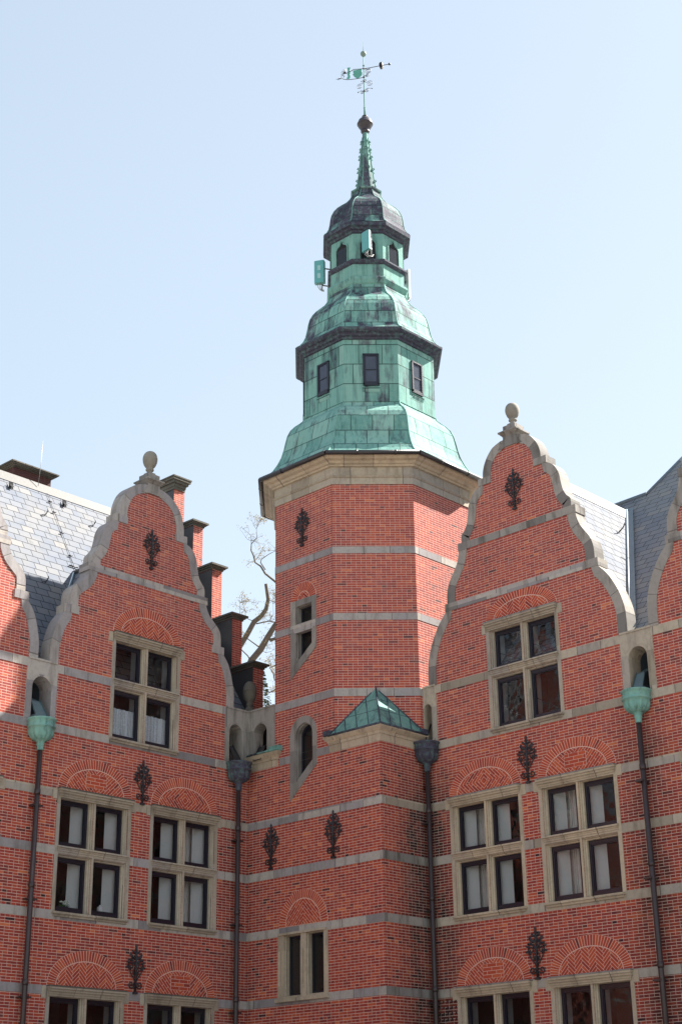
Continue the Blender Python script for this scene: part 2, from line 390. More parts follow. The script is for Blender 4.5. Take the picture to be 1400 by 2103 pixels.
def brickcol(dark=0.0):
    t = .30 + random.random() * .62 if random.random() > .07 else random.random() * .3
    st = [(0, (.16, .034, .030)), (.12, (.26, .042, .032)), (.4, (.40, .062, .036)), (.7, (.50, .085, .040)), (1.01, (.60, .14, .055))]
    for (a, c), (b, e) in zip(st, st[1:]):
        if t <= b: f = (t - a) / (b - a); return tuple(c[i] + (e[i] - c[i]) * f for i in range(3))
def relief_arch(parent, fr, uc, z0, a, b, ai, bi, mode):
    """blind relieving arch of voussoirs round a patterned brick field"""
    base = MB(); N = 28
    ell = [(uc + a * math.cos(math.pi * i / N), z0 + b * math.sin(math.pi * i / N)) for i in range(N + 1)]
    slabs(base, ell, (), .004); rim(base, ell, 0, .004)
    m = MB(); n = max(14, int((math.pi * math.sqrt((a * a + b * b) / 2)) / .068)); g = .10
    for i in range(n):
        t0 = math.pi * (i + g) / n; t1 = math.pi * (i + 1 - g) / n; am, bm_ = a - .008, b - .008; ao, bo = ai + .010, bi + .010
        P = lambda A, B, t: (uc + A * math.cos(t), z0 + .004 + B * math.sin(t))
        pts = [P(am, bm_, t0), P(am, bm_, t1), P(ao, bo, t1), P(ao, bo, t0)]
        m.fc([(*p, .008) for p in pts], col=brickcol())
    cl = [(uc + (ai - .006) * math.cos(math.pi * i / 20), z0 + .008 + (bi - .012) * math.sin(math.pi * i / 20)) for i in range(21)]
    Wb, Lb, J = .062, .248, .010
    def put(u, v, w_, h_, ang, clips, d=.008):
        ca, sa = math.cos(ang), math.sin(ang)
        r = [(u + J / 2, v + J / 2), (u + w_ - J / 2, v + J / 2), (u + w_ - J / 2, v + h_ - J / 2), (u + J / 2, v + h_ - J / 2)]
        r = [(uc + p[0] * ca - p[1] * sa, z0 + p[0] * sa + p[1] * ca) for p in r]
        for c in clips: r = clip(r, c)
        if len(r) >= 3: m.fc([(*p, d) for p in r], col=brickcol(.15))
    if mode == 'herring':
        K = 22
        for r_ in range(-K, K):
            for k_ in range(-4, 5):
                put((r_ + 8 * k_) * Wb, r_ * Wb, Lb, Wb, R(45), [cl])
        for c_ in range(-K, K):
            for k_ in range(-4, 5):
                put(c_ * Wb, (c_ - 7 - 8 * k_) * Wb, Wb, Lb, R(45), [cl])
    else:
        sg = 1 if mode in ('chevron', 'diamond') else -1
        for side in (-1, 1):
            half = [(uc, z0 - 1), (uc + 2, z0 - 1), (uc + 2, z0 + 2), (uc, z0 + 2)] if side > 0 else [(uc - 2, z0 - 1), (uc, z0 - 1), (uc, z0 + 2), (uc - 2, z0 + 2)]
            ang = -side * sg * R(45)
            hs = [half]
            if mode == 'diamond':
                hs = [[p for p in half]]
            for r_ in range(-24, 24):
                off = (r_ % 2) * Lb / 2
                for q in range(-7, 7):
                    if mode == 'diamond':
                        zc = z0 + bi * .45
                        up = [(uc - 2, zc), (uc + 2, zc), (uc + 2, zc + 2), (uc - 2, zc + 2)]; dn = [(uc - 2, zc - 2), (uc + 2, zc - 2), (uc + 2, zc), (uc - 2, zc)]
                        put(q * Lb + off, r_ * Wb + .045, Lb, Wb, ang, [cl, half, up]); put(q * Lb + off, r_ * Wb + .045, Lb, Wb, -ang, [cl, half, dn])
                    else: put(q * Lb + off, r_ * Wb, Lb, Wb, ang, [cl, half])
        if mode == 'block':
            w2, h0, h1 = ai * .36, bi * .22, bi * .80
            base.fbox(uc - w2, uc + w2, z0 + h0, z0 + h1, .004, .010)
            rows = int((h1 - h0) / Wb)
            for r_ in range(rows):
                u = -w2 - (r_ % 2) * Lb / 2
                bx = [(uc - w2 + .008, z0 + h0), (uc + w2 - .008, z0 + h0), (uc + w2 - .008, z0 + h1), (uc - w2 + .008, z0 + h1)]
                while u < w2: put(u, h0 + r_ * (h1 - h0) / rows, Lb, (h1 - h0) / rows, 0, [bx], .013); u += Lb
    o = base.build('relieving_arch', 'mortar', parent, fr.mat())
    m.build('arch_bricks', 'arch', o, I4)
    return o

# ------------------------------------------------------------------ frames and levels
YL, XR, C, CH = 4.3656, 1.5438, 2.43, 1.43
FL = Frame((0, YL, 0), 0)            # left wing front, u = x
FB = Frame((0, 0, 0), -90)           # tower base, left face, u = -y
FBR = Frame((0, 0, 0), 0)            # tower base, right face, u = x
FR = Frame((XR, 0, 0), -90)          # right wing front, u = -y
BANDS = [(4.92, 5.10), (6.44, 6.625), (7.784, 7.974), (9.005, 9.197), (10.42, 10.60)]
B6 = (11.755, 11.945)

def gable_profile(kind):
    if kind == 'L':
        q = [(2.75, 11.945), (2.755, 12.35), (2.70, 12.60), (2.645, 12.81), (2.55, 13.04), (2.40, 13.24)]
        s1 = [(2.30, 13.43), (2.29, 13.70), (2.23, 13.86), (2.10, 13.99), (1.94, 14.12), (1.84, 14.27), (1.79, 14.405)]
        s2 = [(1.73, 14.59), (1.725, 14.80), (1.63, 14.93), (1.54, 15.06), (1.48, 15.28), (1.45, 15.46), (1.38, 15.63), (1.27, 15.76), (1.10, 15.84)]
        dm = [(1.01, 16.02), (1.00, 16.24), (.95, 16.44), (.85, 16.66), (.69, 16.84), (.48, 16.97), (.27, 17.04)]
        blocks = [(2.40, 13.24, 13.43), (1.83, 14.405, 14.59), (1.12, 15.84, 16.02)]
        return [q, s1, s2, dm], blocks, 17.04
    q = [(2.79, 11.945), (2.785, 12.45), (2.70, 12.82), (2.56, 13.14), (2.38, 13.43), (2.17, 13.66)]
    s1 = [(2.12, 13.84), (2.11, 14.13), (2.03, 14.38), (1.90, 14.57), (1.79, 14.75), (1.73, 14.92), (1.70, 15.075)]
    s2 = [(1.60, 15.255), (1.60, 15.44), (1.50, 15.55), (1.42, 15.70), (1.375, 15.90), (1.34, 16.13), (1.25, 16.33), (1.13, 16.46), (.96, 16.54)]
    dm = [(.86, 16.715), (.855, 16.86), (.80, 17.05), (.69, 17.24), (.52, 17.41), (.27, 17.50)]
    blocks = [(2.195, 13.66, 13.84), (1.72, 15.075, 15.255), (1.01, 16.54, 16.715)]
    return [q, s1, s2, dm], blocks, 17.50
CW = .235
def inward(path):
    out = []
    for i, (u, z) in enumerate(path):
        a = path[max(i - 1, 0)]; b = path[min(i + 1, len(path) - 1)]
        tx, tz = b[0] - a[0], b[1] - a[1]; l = math.hypot(tx, tz)
        nx, nz = -tz / l, tx / l           # towards the axis (path goes up and in)
        if nx > 0: nx, nz = -nx, -nz
        zz = z + nz * CW
        out.append((max(u + nx * CW, .0), min(max(zz, path[0][1]), path[-1][1]) if 0 < i < len(path) - 1 else z))
    return out
def smooth(path, n=3):
    out = []
    for i in range(len(path) - 1):
        p0 = path[max(i - 1, 0)]; p1 = path[i]; p2 = path[i + 1]; p3 = path[min(i + 2, len(path) - 1)]
        for k in range(n):
            t = k / n
            out.append(tuple(.5 * (2 * p1[j] + (p2[j] - p0[j]) * t + (2 * p0[j] - 5 * p1[j] + 4 * p2[j] - p3[j]) * t * t + (3 * p1[j] - p0[j] - 3 * p2[j] + p3[j]) * t ** 3) for j in (0, 1)))
    out.append(path[-1]); return out
def gable(parent, fr, uc, kind, holes, stone, dep=.34, sides=(-1, 1)):
    segs, blocks, ztop = gable_profile(kind); segs = [smooth(s) for s in segs]
    # brick field (front and back)
    prof = []
    for i, s in enumerate(segs): prof += [(u - .10, z) for u, z in s]
    prof = [(max(u, .05), z) for u, z in prof]
    zz = sorted(set(p[1] for p in prof)); mono = []
    for p in prof:
        if not mono or p[1] > mono[-1][1] + 1e-4: mono.append(p)
    poly = [(uc + u, z) for u, z in mono] + [(uc - u, z) for u, z in reversed(mono)]
    m = MB(); slabs(m, poly, holes, 0); slabs(m, poly, holes, -dep + .04)
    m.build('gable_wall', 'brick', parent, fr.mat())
    for sd in sides:
        m = MB()
        for s in segs:
            inn = inward(s)
            D0, D1 = .018, -dep
            for i in range(len(s) - 1):
                a, b, c, e = s[i], s[i + 1], inn[i + 1], inn[i]
                a, b, c, e = [(uc + sd * p[0], p[1]) for p in (a, b, c, e)]
                L1 = sum(math.dist(s[k], s[k + 1]) for k in range(i)); L2 = L1 + math.dist(s[i], s[i + 1])
                uvf = [(L1 + uc, 0.3), (L2 + uc, 0.3), (L2 + uc, .55), (L1 + uc, .55)]
                m.fc([(*a, D0), (*b, D0), (*c, D0), (*e, D0)], uv=uvf); m.fc([(*a, D1), (*b, D1), (*c, D1), (*e, D1)], uv=uvf)
                m.fc([(*a, D0), (*b, D0), (*b, D1), (*a, D1)], uv=uvf); m.fc([(*e, D0), (*c, D0), (*c, D1), (*e, D1)], uv=uvf)
            for (p, q) in ((s[0], inn[0]), (s[-1], inn[-1])):
                m.fc([(uc + sd * p[0], p[1], D0), (uc + sd * q[0], q[1], D0), (uc + sd * q[0], q[1], D1), (uc + sd * p[0], p[1], D1)])
        for (hw, za, zb) in blocks:
            a, b = sorted((uc + sd * hw, uc + sd * (hw - .37))); m.fbox(a, b, za - .004, zb + .004, -dep - .012, .026)
        m.build('coping', stone, parent, fr.mat())
    return ztop
def finial(parent, fr, uc, zt, stone, kind):
    # neck, moulded cap, ball on a collar
    m = MB(); dc = -.16; h = .19
    def sq(z0, z1, a, b=None):
        b = b or a; A = [(-a, -a), (a, -a), (a, a), (-a, a)]; B = [(-b, -b), (b, -b), (b, b), (-b, b)]
        P = [(uc + x, -dc + y, z0) for x, y in A]; Q = [(uc + x, -dc + y, z1) for x, y in B]
        for i in range(4): m.face([P[i], P[(i + 1) % 4], Q[(i + 1) % 4], Q[i]])
        m.face(P[::-1]); m.face(Q)
    def wneck(z0, z1, a0, a1, d=.19):
        m.fbox(uc - a1, uc + a1, z0 + .02, z1, dc - d, dc + d)
        for sd in (-1, 1):
            P = [(uc + sd * a1, z0), (uc + sd * a0, z0), (uc + sd * (a0 * .45 + a1 * .55), z0 + (z1 - z0) * .35), (uc + sd * a1, z0 + (z1 - z0) * .8)]
            m.fc([(*p, dc + d) for p in P]); m.fc([(*p, dc - d) for p in P]); rim(m, P, dc - d, dc + d)
    wneck(zt - .22, zt + .06, .36, h)
    z = zt + .06
    sq(z, z + .04, h, h + .03); sq(z + .04, z + .09, h + .035, h + .075); sq(z + .09, z + .125, h + .085, h + .085); sq(z + .125, z + .15, h + .07, h + .02); sq(z + .15, z + .285, h - .01, h - .01); sq(z + .285, z + .305, h - .03, h - .07); sq(z + .305, z + .36, h - .08, h - .09)
    z += .31
    e = [(.075, 0.03), (.08, .05), (.07, .07), (.07, .11), (.10, .13), (.105, .155), (.09, .175)]
    H, W_ = (.49, .185) if kind == 'L' else (.44, .172)
    zb = .165
    n = 12
    for i in range(1, n + 1):
        t = i / n; a = math.pi * t; r = W_ * math.sin(a) ** .9 * (1 - .10 * math.cos(a) * (1 if kind == 'L' else 1.2)) if 0 < t < 1 else .001
        if i == n: r = .002
        e.append((max(r, .08 if t < .12 else .002), zb + H * (1 - math.cos(a)) / 2))
    o = MB(); o.lathe(e, (uc, -dc, z), 20)
    f = m.build('finial', stone, parent, fr.mat()); o.build('stone_ball', 'ballst', f, I4)

# ------------------------------------------------------------------ windows
def light_loops(m, u0, u1, z0, z1):
    lo = [(.060, .016), (.052, -.022), (.034, -.030), (.028, -.066), (.004, -.074), (0, -.10), (0, -.21)]
    rr = [(rect(u0 - i, u1 + i, z0 - (i * .5), z1 + i), d) for i, d in lo]
    for (a, da), (b, db) in zip(rr, rr[1:]):
        for i in range(4):
            j = (i + 1) % 4; m.fc([(*a[i], da), (*a[j], da), (*b[j], db), (*b[i], db)])
def make_window(parent, fr, uc, z0, stone, up=(1.40, 2.42), low=(.04, 1.18), tr=(1.34, 1.385), head=(2.42, 2.50, 2.635), capmat=None, lower_only=False, cross=False, heads=True, w=1.02, side=1, board=True):
    """mullion and transom window; heights measured from z0"""
    m = MB(); ins = .15; mu = .085
    cols = [(-w + ins, -mu), (mu, w - ins)]
    rows = [low] if lower_only else [low, up]
    holes = [rect(a - .06, b + .06, c - .03, e + .06) for a, b in cols for c, e in rows]
    top = head[1]
    outer = rect(-w, w, -.04, top)
    slabs(m, outer, holes, .016); rim(m, outer, 0, .016)
    for a, b in cols:
        for c, e in rows: light_loops(m, a, b, c, e)
    if heads:
        # moulded head cornice and corner stones
        for k, (dz0, dz1, d) in enumerate(((-.07, -.03, .03), (-.03, .02, .05), (.02, .07, .085), (.07, .115, .115), (.115, .135, .10))):
            m.fbox(-w + .07 - d * .6, w - .07 + d * .6, head[1] + dz0, head[1] + dz1, 0, d)
        for sd in (-1, 1):
            a, b = sorted((sd * (w - .02), sd * (w + .12))); m.fbox(a, b, head[1] - .115, head[1] + .115, 0, .020)
    if not lower_only:
        for dz0, dz1, d in ((-.09, -.05, .035), (-.05, -.015, .05), (-.015, .02, .085)):
            m.fbox(-w + .09 - d * .5, w - .09 + d * .5, tr[0] + dz0 + .03, tr[0] + dz1 + .03, 0, d)
    m.fbox(-w + .02, w - .02, -.035, .012, 0, .085); m.fbox(-w + .05, w - .05, -.085, -.035, 0, .05)
    o = m.build('window', stone, parent, fr.mat(uc, z0))
    if heads and capmat:
        q = MB(); q.fbox(-w + .0, w - .0, head[1] + .112, head[1] + .140, .0, .122); q.build('drip_flashing', capmat, o)
    gl = MB(); rv = MB()
    for a, b in cols:
        for c, e in rows:
            f = MB(); t = .058; bt = .095
            for (x0, x1, y0, y1) in ((a - .005, a + t, c, e), (b - t, b + .005, c, e), (a + t, b - t, c, c + bt), (a + t, b - t, e - .075, e)): f.fbox(x0, x1, y0, y1, -.205, -.135)
            for (x0, x1, y0, y1) in ((a + t, a + t + .022, c + bt, e - .075), (b - t - .022, b - t, c + bt, e - .075), (a + t + .022, b - t - .022, c + bt, c + bt + .025), (a + t + .022, b - t - .022, e - .1, e - .075)): f.fbox(x0, x1, y0, y1, -.20, -.155)
            if cross:
                f.tube([(a + t, .21, c + bt), ((a + b) / 2, .21, (c * .8 + e * .2)), (b - t, .21, (c * .55 + e * .45))], .007, 5); f.tube([(b - t, .21, c + bt), (a + t, .21, (c * .55 + e * .45))], .007, 5)
            f.build('casement', 'paint', o)
            g = MB(); g.fc([(a + t, c + bt, -.178), (b - t, c + bt, -.178), (b - t, e - .075, -.178), (a + t, e - .075, -.178)]); g.build('pane', 'glass', o)
            P = rect(a - .004, b + .004, c - .002, e + .004)
            Q = rect(a - .05, b + .05, c - .002, e + .06)
            for i in range(4):
                j = (i + 1) % 4
                rv.fc([(*P[i], -.206), (*P[j], -.206), (*Q[j], -.55), (*Q[i], -.55)])
            # inner casement opened against the reveal
            e0_, e1_ = (b, b - .20) if side > 0 else (a, a + .20)
            if board: rv.fc([(e0_, c + .05, -.235), (e1_, c + .05, -.50), (e1_, e - .03, -.50), (e0_, e - .03, -.235)])
            for k_ in ((.12, .80) if board else ()):
                q0 = e0_ + (e1_ - e0_) * k_; rv.fc([(q0, c + .05, -.235 - .265 * k_ + .012), (q0 + (e1_ - e0_) * .05, c + .05, -.235 - .265 * k_), (q0 + (e1_ - e0_) * .05, e - .03, -.235 - .265 * k_), (q0, e - .03, -.235 - .265 * k_ + .012)])
    rv.build('window_reveal', 'white', o)
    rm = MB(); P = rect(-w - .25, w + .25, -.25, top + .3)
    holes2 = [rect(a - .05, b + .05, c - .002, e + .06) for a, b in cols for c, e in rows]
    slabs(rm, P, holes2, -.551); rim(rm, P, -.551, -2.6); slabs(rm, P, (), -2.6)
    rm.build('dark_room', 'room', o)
    return o

# ------------------------------------------------------------------ wrought iron anchor
def spiral(c, r0, turns, a0, dr, n=22, sgn=1):
    return [(c[0] + (r0 - (r0 - dr) * i / n) * math.cos(a0 + sgn * 2 * math.pi * turns * i / n), -.03, c[1] + (r0 - (r0 - dr) * i / n) * math.sin(a0 + sgn * 2 * math.pi * turns * i / n)) for i in range(n + 1)]
def make_anchor():
    m = MB()
    m.tube([(0, -.035, -.5), (0, -.035, .1), (0, -.04, .42)], [.028, .022, .016], 6)
    m.box((-.055, -.06, -.52), (.055, 0, -.475)); m.box((-.045, -.07, -.10), (.045, -.01, -.06)); m.box((-.04, -.07, -.32), (.04, -.01, -.29))
    def leaf(x, z, ang, l, w_):
        ca, sa = math.cos(ang), math.sin(ang); P = [(0, 0), (l * .3, w_), (l * .55, w_ * .55), (l * .75, w_ * .9), (l, 0), (l * .75, -w_ * .9), (l * .55, -w_ * .55), (l * .3, -w_)]
        Q = [(x + p[0] * ca - p[1] * sa, z + p[0] * sa + p[1] * ca) for p in P]; c = (sum(q[0] for q in Q) / 8, sum(q[1] for q in Q) / 8)
        for i in range(8):
            j = (i + 1) % 8
            m.face([(Q[i][0], -.03, Q[i][1]), (Q[j][0], -.03, Q[j][1]), (c[0], -.055, c[1])]); m.face([(Q[i][0], -.02, Q[i][1]), (Q[j][0], -.02, Q[j][1]), (c[0], -.012, c[1])])
            m.face([(Q[i][0], -.03, Q[i][1]), (Q[j][0], -.03, Q[j][1]), (Q[j][0], -.02, Q[j][1]), (Q[i][0], -.02, Q[i][1])])
    for s in (-1, 1):
        K = dict(n=5)
        m.tube([(0, -.035, -.3)] + [(s * abs(x), y, z) for x, y, z in []] + [(s * .03, -.035, -.36), (s * .07, -.035, -.40)], .013, 5)
        sp = spiral((.115, -.33), .075, 1.15, -math.pi * .75, .018); m.tube([(s * x, y, z) for x, y, z in sp], .014, 5)
        sp = [(0, -.035, -.28), (.05, -.035, -.2), (.13, -.035, -.1), (.19, -.035, .0), (.20, -.035, .09)] + spiral((.13, .06), .075, 1.1, .1, .02)
        m.tube([(s * x, y, z) for x, y, z in sp], .013, 5)
        sp = [(0, -.035, -.02), (.03, -.035, .1), (.08, -.035, .17), (.12, -.035, .2), (.13, -.035, .24), (.10, -.035, .26)]; m.tube([(s * x, y, z) for x, y, z in sp], .012, 5)
        sp = [(0, -.035, -.16), (.06, -.035, -.12), (.08, -.035, -.04), (.05, -.035, .02), (.02, -.035, -.02)]; m.tube([(s * x, y, z) for x, y, z in sp], .011, 5)
        for x, z, a, l, w_ in ((.02, .20, 35, .2, .035), (.10, .24, 60, .13, .03), (.16, .12, 20, .11, .03), (.20, .05, -15, .08, .025), (.02, .32, 40, .13, .028), (.12, -.02, 30, .1, .02), (.1, .18, 10, .13, .03), (.03, .1, 50, .12, .03), (.02, -.12, 55, .09, .02)):
            a = R(a); leaf(s * x, z, a if s > 0 else math.pi - a, l, w_)
    leaf(0, .36, math.pi / 2, .17, .035); leaf(0, .22, math.pi / 2, .16, .05)
    return m

# ------------------------------------------------------------------ things
ground = MB()
for (x0, y0, x1, y1) in ((-900, -900, 900, 900),): ground.face([(x0, y0, 0), (x1, y0, 0), (x1, y1, 0), (x0, y1, 0)])
tag(ground.build('ground', 'ground', None, I4, False), kind='structure')

left = tag(empty('left_wing', (-5, YL, 0)), 'red brick castle wing left of the tower, with curved gable, slate roof and stepped parapet', 'building')
tower = tag(empty('stair_tower', (C, C, 0)), 'octagonal red brick tower with a tall green copper spire of stacked bells', 'building')
right = tag(empty('right_wing', (XR, -5, 0)), 'red brick castle wing right of the tower, its curved gable overlapping the tower', 'building')
for o in (left, tower, right): o.location = (0, 0, 0)
left.location = (0, 0, 0)

L1, L0, R1, R2 = -3.28, -9.10, 2.985, 9.10      # gable axes in facade u
# openings per facade
def winholes(uc, z0, up=(1.40, 2.42), low=(.04, 1.18)):
    return [rect(uc + a - .05, uc + b + .05, z0 + c - .02, z0 + e + .05) for a, b in ((-.87, -.085), (.085, .87)) for c, e in (low, up)]
GUP = (1.40, 2.31); GHEAD = (2.31, 2.385, 2.5)
F1, F0, FG = 6.585, 2.465, 10.56
lw = [(-4.585, F1), (-1.995, F1), (-4.585, F0), (-1.995, F0), (L0 + 1.0, F1), (L0 + 1.0, F0)]
rw = [(1.69, F1), (4.185, F1), (1.69, F0), (4.185, F0), (R2 - 1.23, F1), (R2 - 1.23, F0)]

SC_L = [archpoly(-6.45, -5.94, 10.62, 11.33), archpoly(-.655, -.235, 10.62, 11.36)]
SC_R = [archpoly(.03, .245, 10.62, 11.43, 10), archpoly(5.74, 6.20, 10.62, 11.37)]
SC_B = [archpoly(-4.17, -3.70, 10.62, 11.35)]

def facade(parent, fr, u0, u1, wins, scup, zt=B6[1]):
    holes = [h for uc, z in wins for h in winholes(uc, z)]
    m = MB(); slabs(m, rect(u0, u1, 0, 10.6), holes, 0)
    hs = [h for uc in GW[fr] for h in winholes(uc, FG, GUP)] + scup
    slabs(m, rect(u0, u1, 10.6, zt), hs, 0)
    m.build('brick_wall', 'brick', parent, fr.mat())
GW = {FL: [L1, L0], FR: [R1, R2]}
facade(left, FL, -26, 0, lw, SC_L)
facade(right, FR, 0, 26, rw, SC_R)

def band(parent, fr, u0, u1, zb, holes, stone, d=.010, endL=True, endR=True):
    m = MB(); r_ = rect(u0, u1, zb[0], zb[1]); slabs(m, r_, holes, d); rim(m, r_, 0, d)
    return m.build('stone_band', stone, parent, fr.mat())
for i, zb in enumerate(BANDS):
    hl = [h for uc, z in lw for h in winholes(uc, z)] + [h for uc in GW[FL] for h in winholes(uc, FG, GUP)]
    hr = [h for uc, z in rw for h in winholes(uc, z)] + [h for uc in GW[FR] for h in winholes(uc, FG, GUP)]
    sl = hl + (SC_L if i == 4 else []); sr = hr + (SC_R if i == 4 else [])
    band(left, FL, -26, 0, zb, sl, 'grey' if i in (0, 4) else 'beige' if i == 3 else 'grey')
    band(right, FR, 0, 26, zb, sr, 'beige')
band(left, FL, -26, 0, B6, [h for uc in GW[FL] for h in winholes(uc, FG, GUP)] + SC_L, 'grey')
band(right, FR, 0, 26, B6, [h for uc in GW[FR] for h in winholes(uc, FG, GUP)] + SC_R, 'beige')
# extra bands inside the gables
def gband(parent, fr, uc, hw, z0, z1, stone):
    m = MB(); r_ = rect(uc - hw, uc + hw, z0, z1); slabs(m, r_, (), .012); rim(m, r_, 0, .012); m.build('stone_band', stone, parent, fr.mat())
for uc in (L1, L0): gband(left, FL, uc, 1.5, 14.405, 14.59, 'grey')
for uc in (R1, R2):
    gband(right, FR, uc, 1.86, 13.66, 13.84, 'grey'); gband(right, FR, uc, 1.40, 15.075, 15.255, 'greyd')

for uc in (L1, L0):
    zt = gable(left, FL, uc, 'L', winholes(uc, FG, GUP), 'grey'); finial(left, FL, uc, zt, 'greyd', 'L')
for uc in (R1, R2):
    zt = gable(right, FR, uc, 'R', winholes(uc, FG, GUP), 'greyd'); finial(right, FR, uc, zt, 'greyd', 'R')

# stone panels with scupper arches between the gables
def scupper(parent, fr, u0, u1, hole, stone, back=.42, lead_dir=1):
    m = MB(); r_ = rect(u0, u1, 10.60, B6[1] + .002); slabs(m, r_, [hole], .016); rim(m, r_, 0, .016)
    cx = sum(p[0] for p in hole) / len(hole)
    def off(p, k): return (p[0] + (k if p[0] > cx else -k), p[1] + (k if p[1] > 11.3 else 0))
    A = [off(p, .045) for p in hole]
    for i in range(len(hole) - 1):
        a, b, a2, b2 = hole[i], hole[i + 1], A[i], A[i + 1]
        if i == 0: continue
        m.fc([(*a2, .030), (*b2, .030), (*b, .022), (*a, .022)]); m.fc([(*a2, .016), (*b2, .016), (*b2, .030), (*a2, .030)])
    rim(m, hole, .022, -back)
    # coping ledge
    m.fbox(u0 + .02, u1 - .02, B6[1] - .01, B6[1] + .035, -back, .035)
    o = m.build('scupper_panel', stone, parent, fr.mat())
    q = MB(); us = [p[0] for p in hole]; a, b = min(us), max(us)
    q.fbox(a - .1, b + .1, 10.5, 11.9, -1.4, -1.35); q.fbox(a - .1, a - .05, 10.5, 11.9, -1.4, -back); q.fbox(b + .05, b + .1, 10.5, 11.9, -1.4, -back)
    q.build('lead_gutter', 'lead' if lead_dir else 'black', o)
    c = MB(); x0, x1 = (a + .04, b - .08)
    c.fc([(x0 + .04, 10.66, .10), (x1 - .04, 10.66, .10), (x1 - .10, 11.06, -.14), (x0 + .03, 11.06, -.14)]); c.fc([(x0 + .03, 11.06, -.14), (x1 - .10, 11.06, -.14), (x1 - .08, 11.45, -.9), (x0, 11.45, -.9)])
    for sx_ in (0, 1):
        xa, xb = ((x0 + .04, x0 + .03) if sx_ == 0 else (x1 - .04, x1 - .10)); c.fc([(xa, 10.66, .10), (xb, 11.06, -.14), (xb, 11.13, -.14), (xa, 10.73, .10)])
    c.fbox(x0 - .02, x1 + .02, 10.60, 10.67, -.3, .14 if lead_dir else .01)
    c.build('copper_chute', 'chute' if lead_dir else 'gutter', o)
    return o
scupper(left, FL, -6.60, -5.79, SC_L[0], 'grey')
scupper(left, FL, -.79, 0, SC_L[1], 'greyd', .42, 0)
scupper(right, FR, 0, .40, SC_R[0], 'beige', .42, 0)
scupper(right, FR, 5.55, 6.36, SC_R[1], 'beige', .42, 2)

# windows
protoL = make_window(left, FL, *lw[0], 'beige', capmat='capst')
protoR = make_window(right, FR, *rw[0], 'tan', capmat='greyd', side=-1)
protoL0 = make_window(left, FL, *lw[2], 'beige', capmat='capst', board=False)
protoR0 = make_window(right, FR, *rw[2], 'tan', capmat='greyd', board=False)
for i in (1, 4): copy_tree(protoL, left, FL.mat(*lw[i])); copy_tree(protoR, right, FR.mat(*rw[i]))
for i in (3, 5): copy_tree(protoL0, left, FL.mat(*lw[i])); copy_tree(protoR0, right, FR.mat(*rw[i]))
gk = dict(up=GUP, head=GHEAD, board=False)
gl_ = make_window(left, FL, L1, FG, 'beige', capmat='capst', **gk); copy_tree(gl_, left, FL.mat(L0, FG))
gr_ = make_window(right, FR, R1, FG, 'beige', capmat='greyd', cross=True, side=-1, **gk); copy_tree(gr_, right, FR.mat(R2, FG))

# relieving arches
modesL = ['block', 'diamond', 'herring', 'block', 'herring', 'chevron']; modesR = ['diamond', 'block', 'block', 'herring', 'herring', 'block']
for (uc, z), md in zip(lw, modesL): relief_arch(left, FL, uc, z + 2.642, 1.02, .755, .79, .525, md)
for (uc, z), md in zip(rw, modesR): relief_arch(right, FR, uc, z + 2.642, 1.02, .755, .79, .525, md)
relief_arch(left, FL, L1, FG + 2.527, 1.02, .77, .79, .525, 'herring'); relief_arch(right, FR, R1, FG + 2.527, 1.02, .60, .78, .39, 'herring')
relief_arch(right, FR, R2, FG + 2.527, 1.02, .60, .78, .39, 'herring')

# ------------------------------------------------------------------ tower brick body
LANC_O = archpoly(-2.90, -2.01, 9.50, 11.045, 14, 10.25); LANC_H = archpoly(-2.69, -2.145, 9.93, 11.04, 14, 10.38)
SLIT_O = [(-2.88, 12.46), (-2.00, 13.12), (-2.00, 14.45), (-2.88, 14.45)]
SLIT_H1 = rect(-2.68, -2.145, 13.83, 14.29); SLIT_H2 = [(-2.68, 12.84), (-2.145, 13.25), (-2.145, 13.66), (-2.68, 13.66)]
BW = (-2.50, 5.08)       # base window centre and bottom
BWH = [rect(-3.10, -2.56, 5.10, 6.45), rect(-2.38, -1.834, 5.10, 6.45)]
m = MB(); slabs(m, rect(-YL, 0, 0, 10.44), BWH + [LANC_H], 0)
slabs(m, rect(-3.43, -1.43, 10.44, 17.22), [LANC_H, SLIT_H1, SLIT_H2], 0)
slabs(m, rect(-YL, -3.43, 10.44, B6[1]), SC_B, 0)
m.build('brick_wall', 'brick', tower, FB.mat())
m = MB(); slabs(m, rect(0, XR, 0, 10.44), (), 0); m.build('brick_wall', 'brick', tower, FBR.mat())
RI = C; SIDE = RI * math.tan(math.pi / 8)
m = MB()
for k in range(8):
    if k == 4: continue           # left face carries the windows, built above
    a = R(k * 45); n = Vector((math.cos(a), math.sin(a), 0)); t = Vector((-n.y, n.x, 0)); c = Vector((C, C, 0)) + n * RI
    p, q = c - t * SIDE, c + t * SIDE
    us = (-SIDE, SIDE) if k != 5 else (.62 - SIDE, .62 + SIDE)
    px_, qx_ = [v_ + (.17 * max(0.0, min(1.0, (v_ - 1.5) / 1.8))) for v_ in (p.x, q.x)]
    if k == 6: us = (px_, qx_)
    m.face([(px_, p.y, 9.5), (qx_, q.y, 9.5), (qx_, q.y, 17.22), (px_, p.y, 17.22)], uv=[(us[0], 9.5), (us[1], 9.5), (us[1], 17.22), (us[0], 17.22)])
m.build('octagon_wall', 'brick', tower)

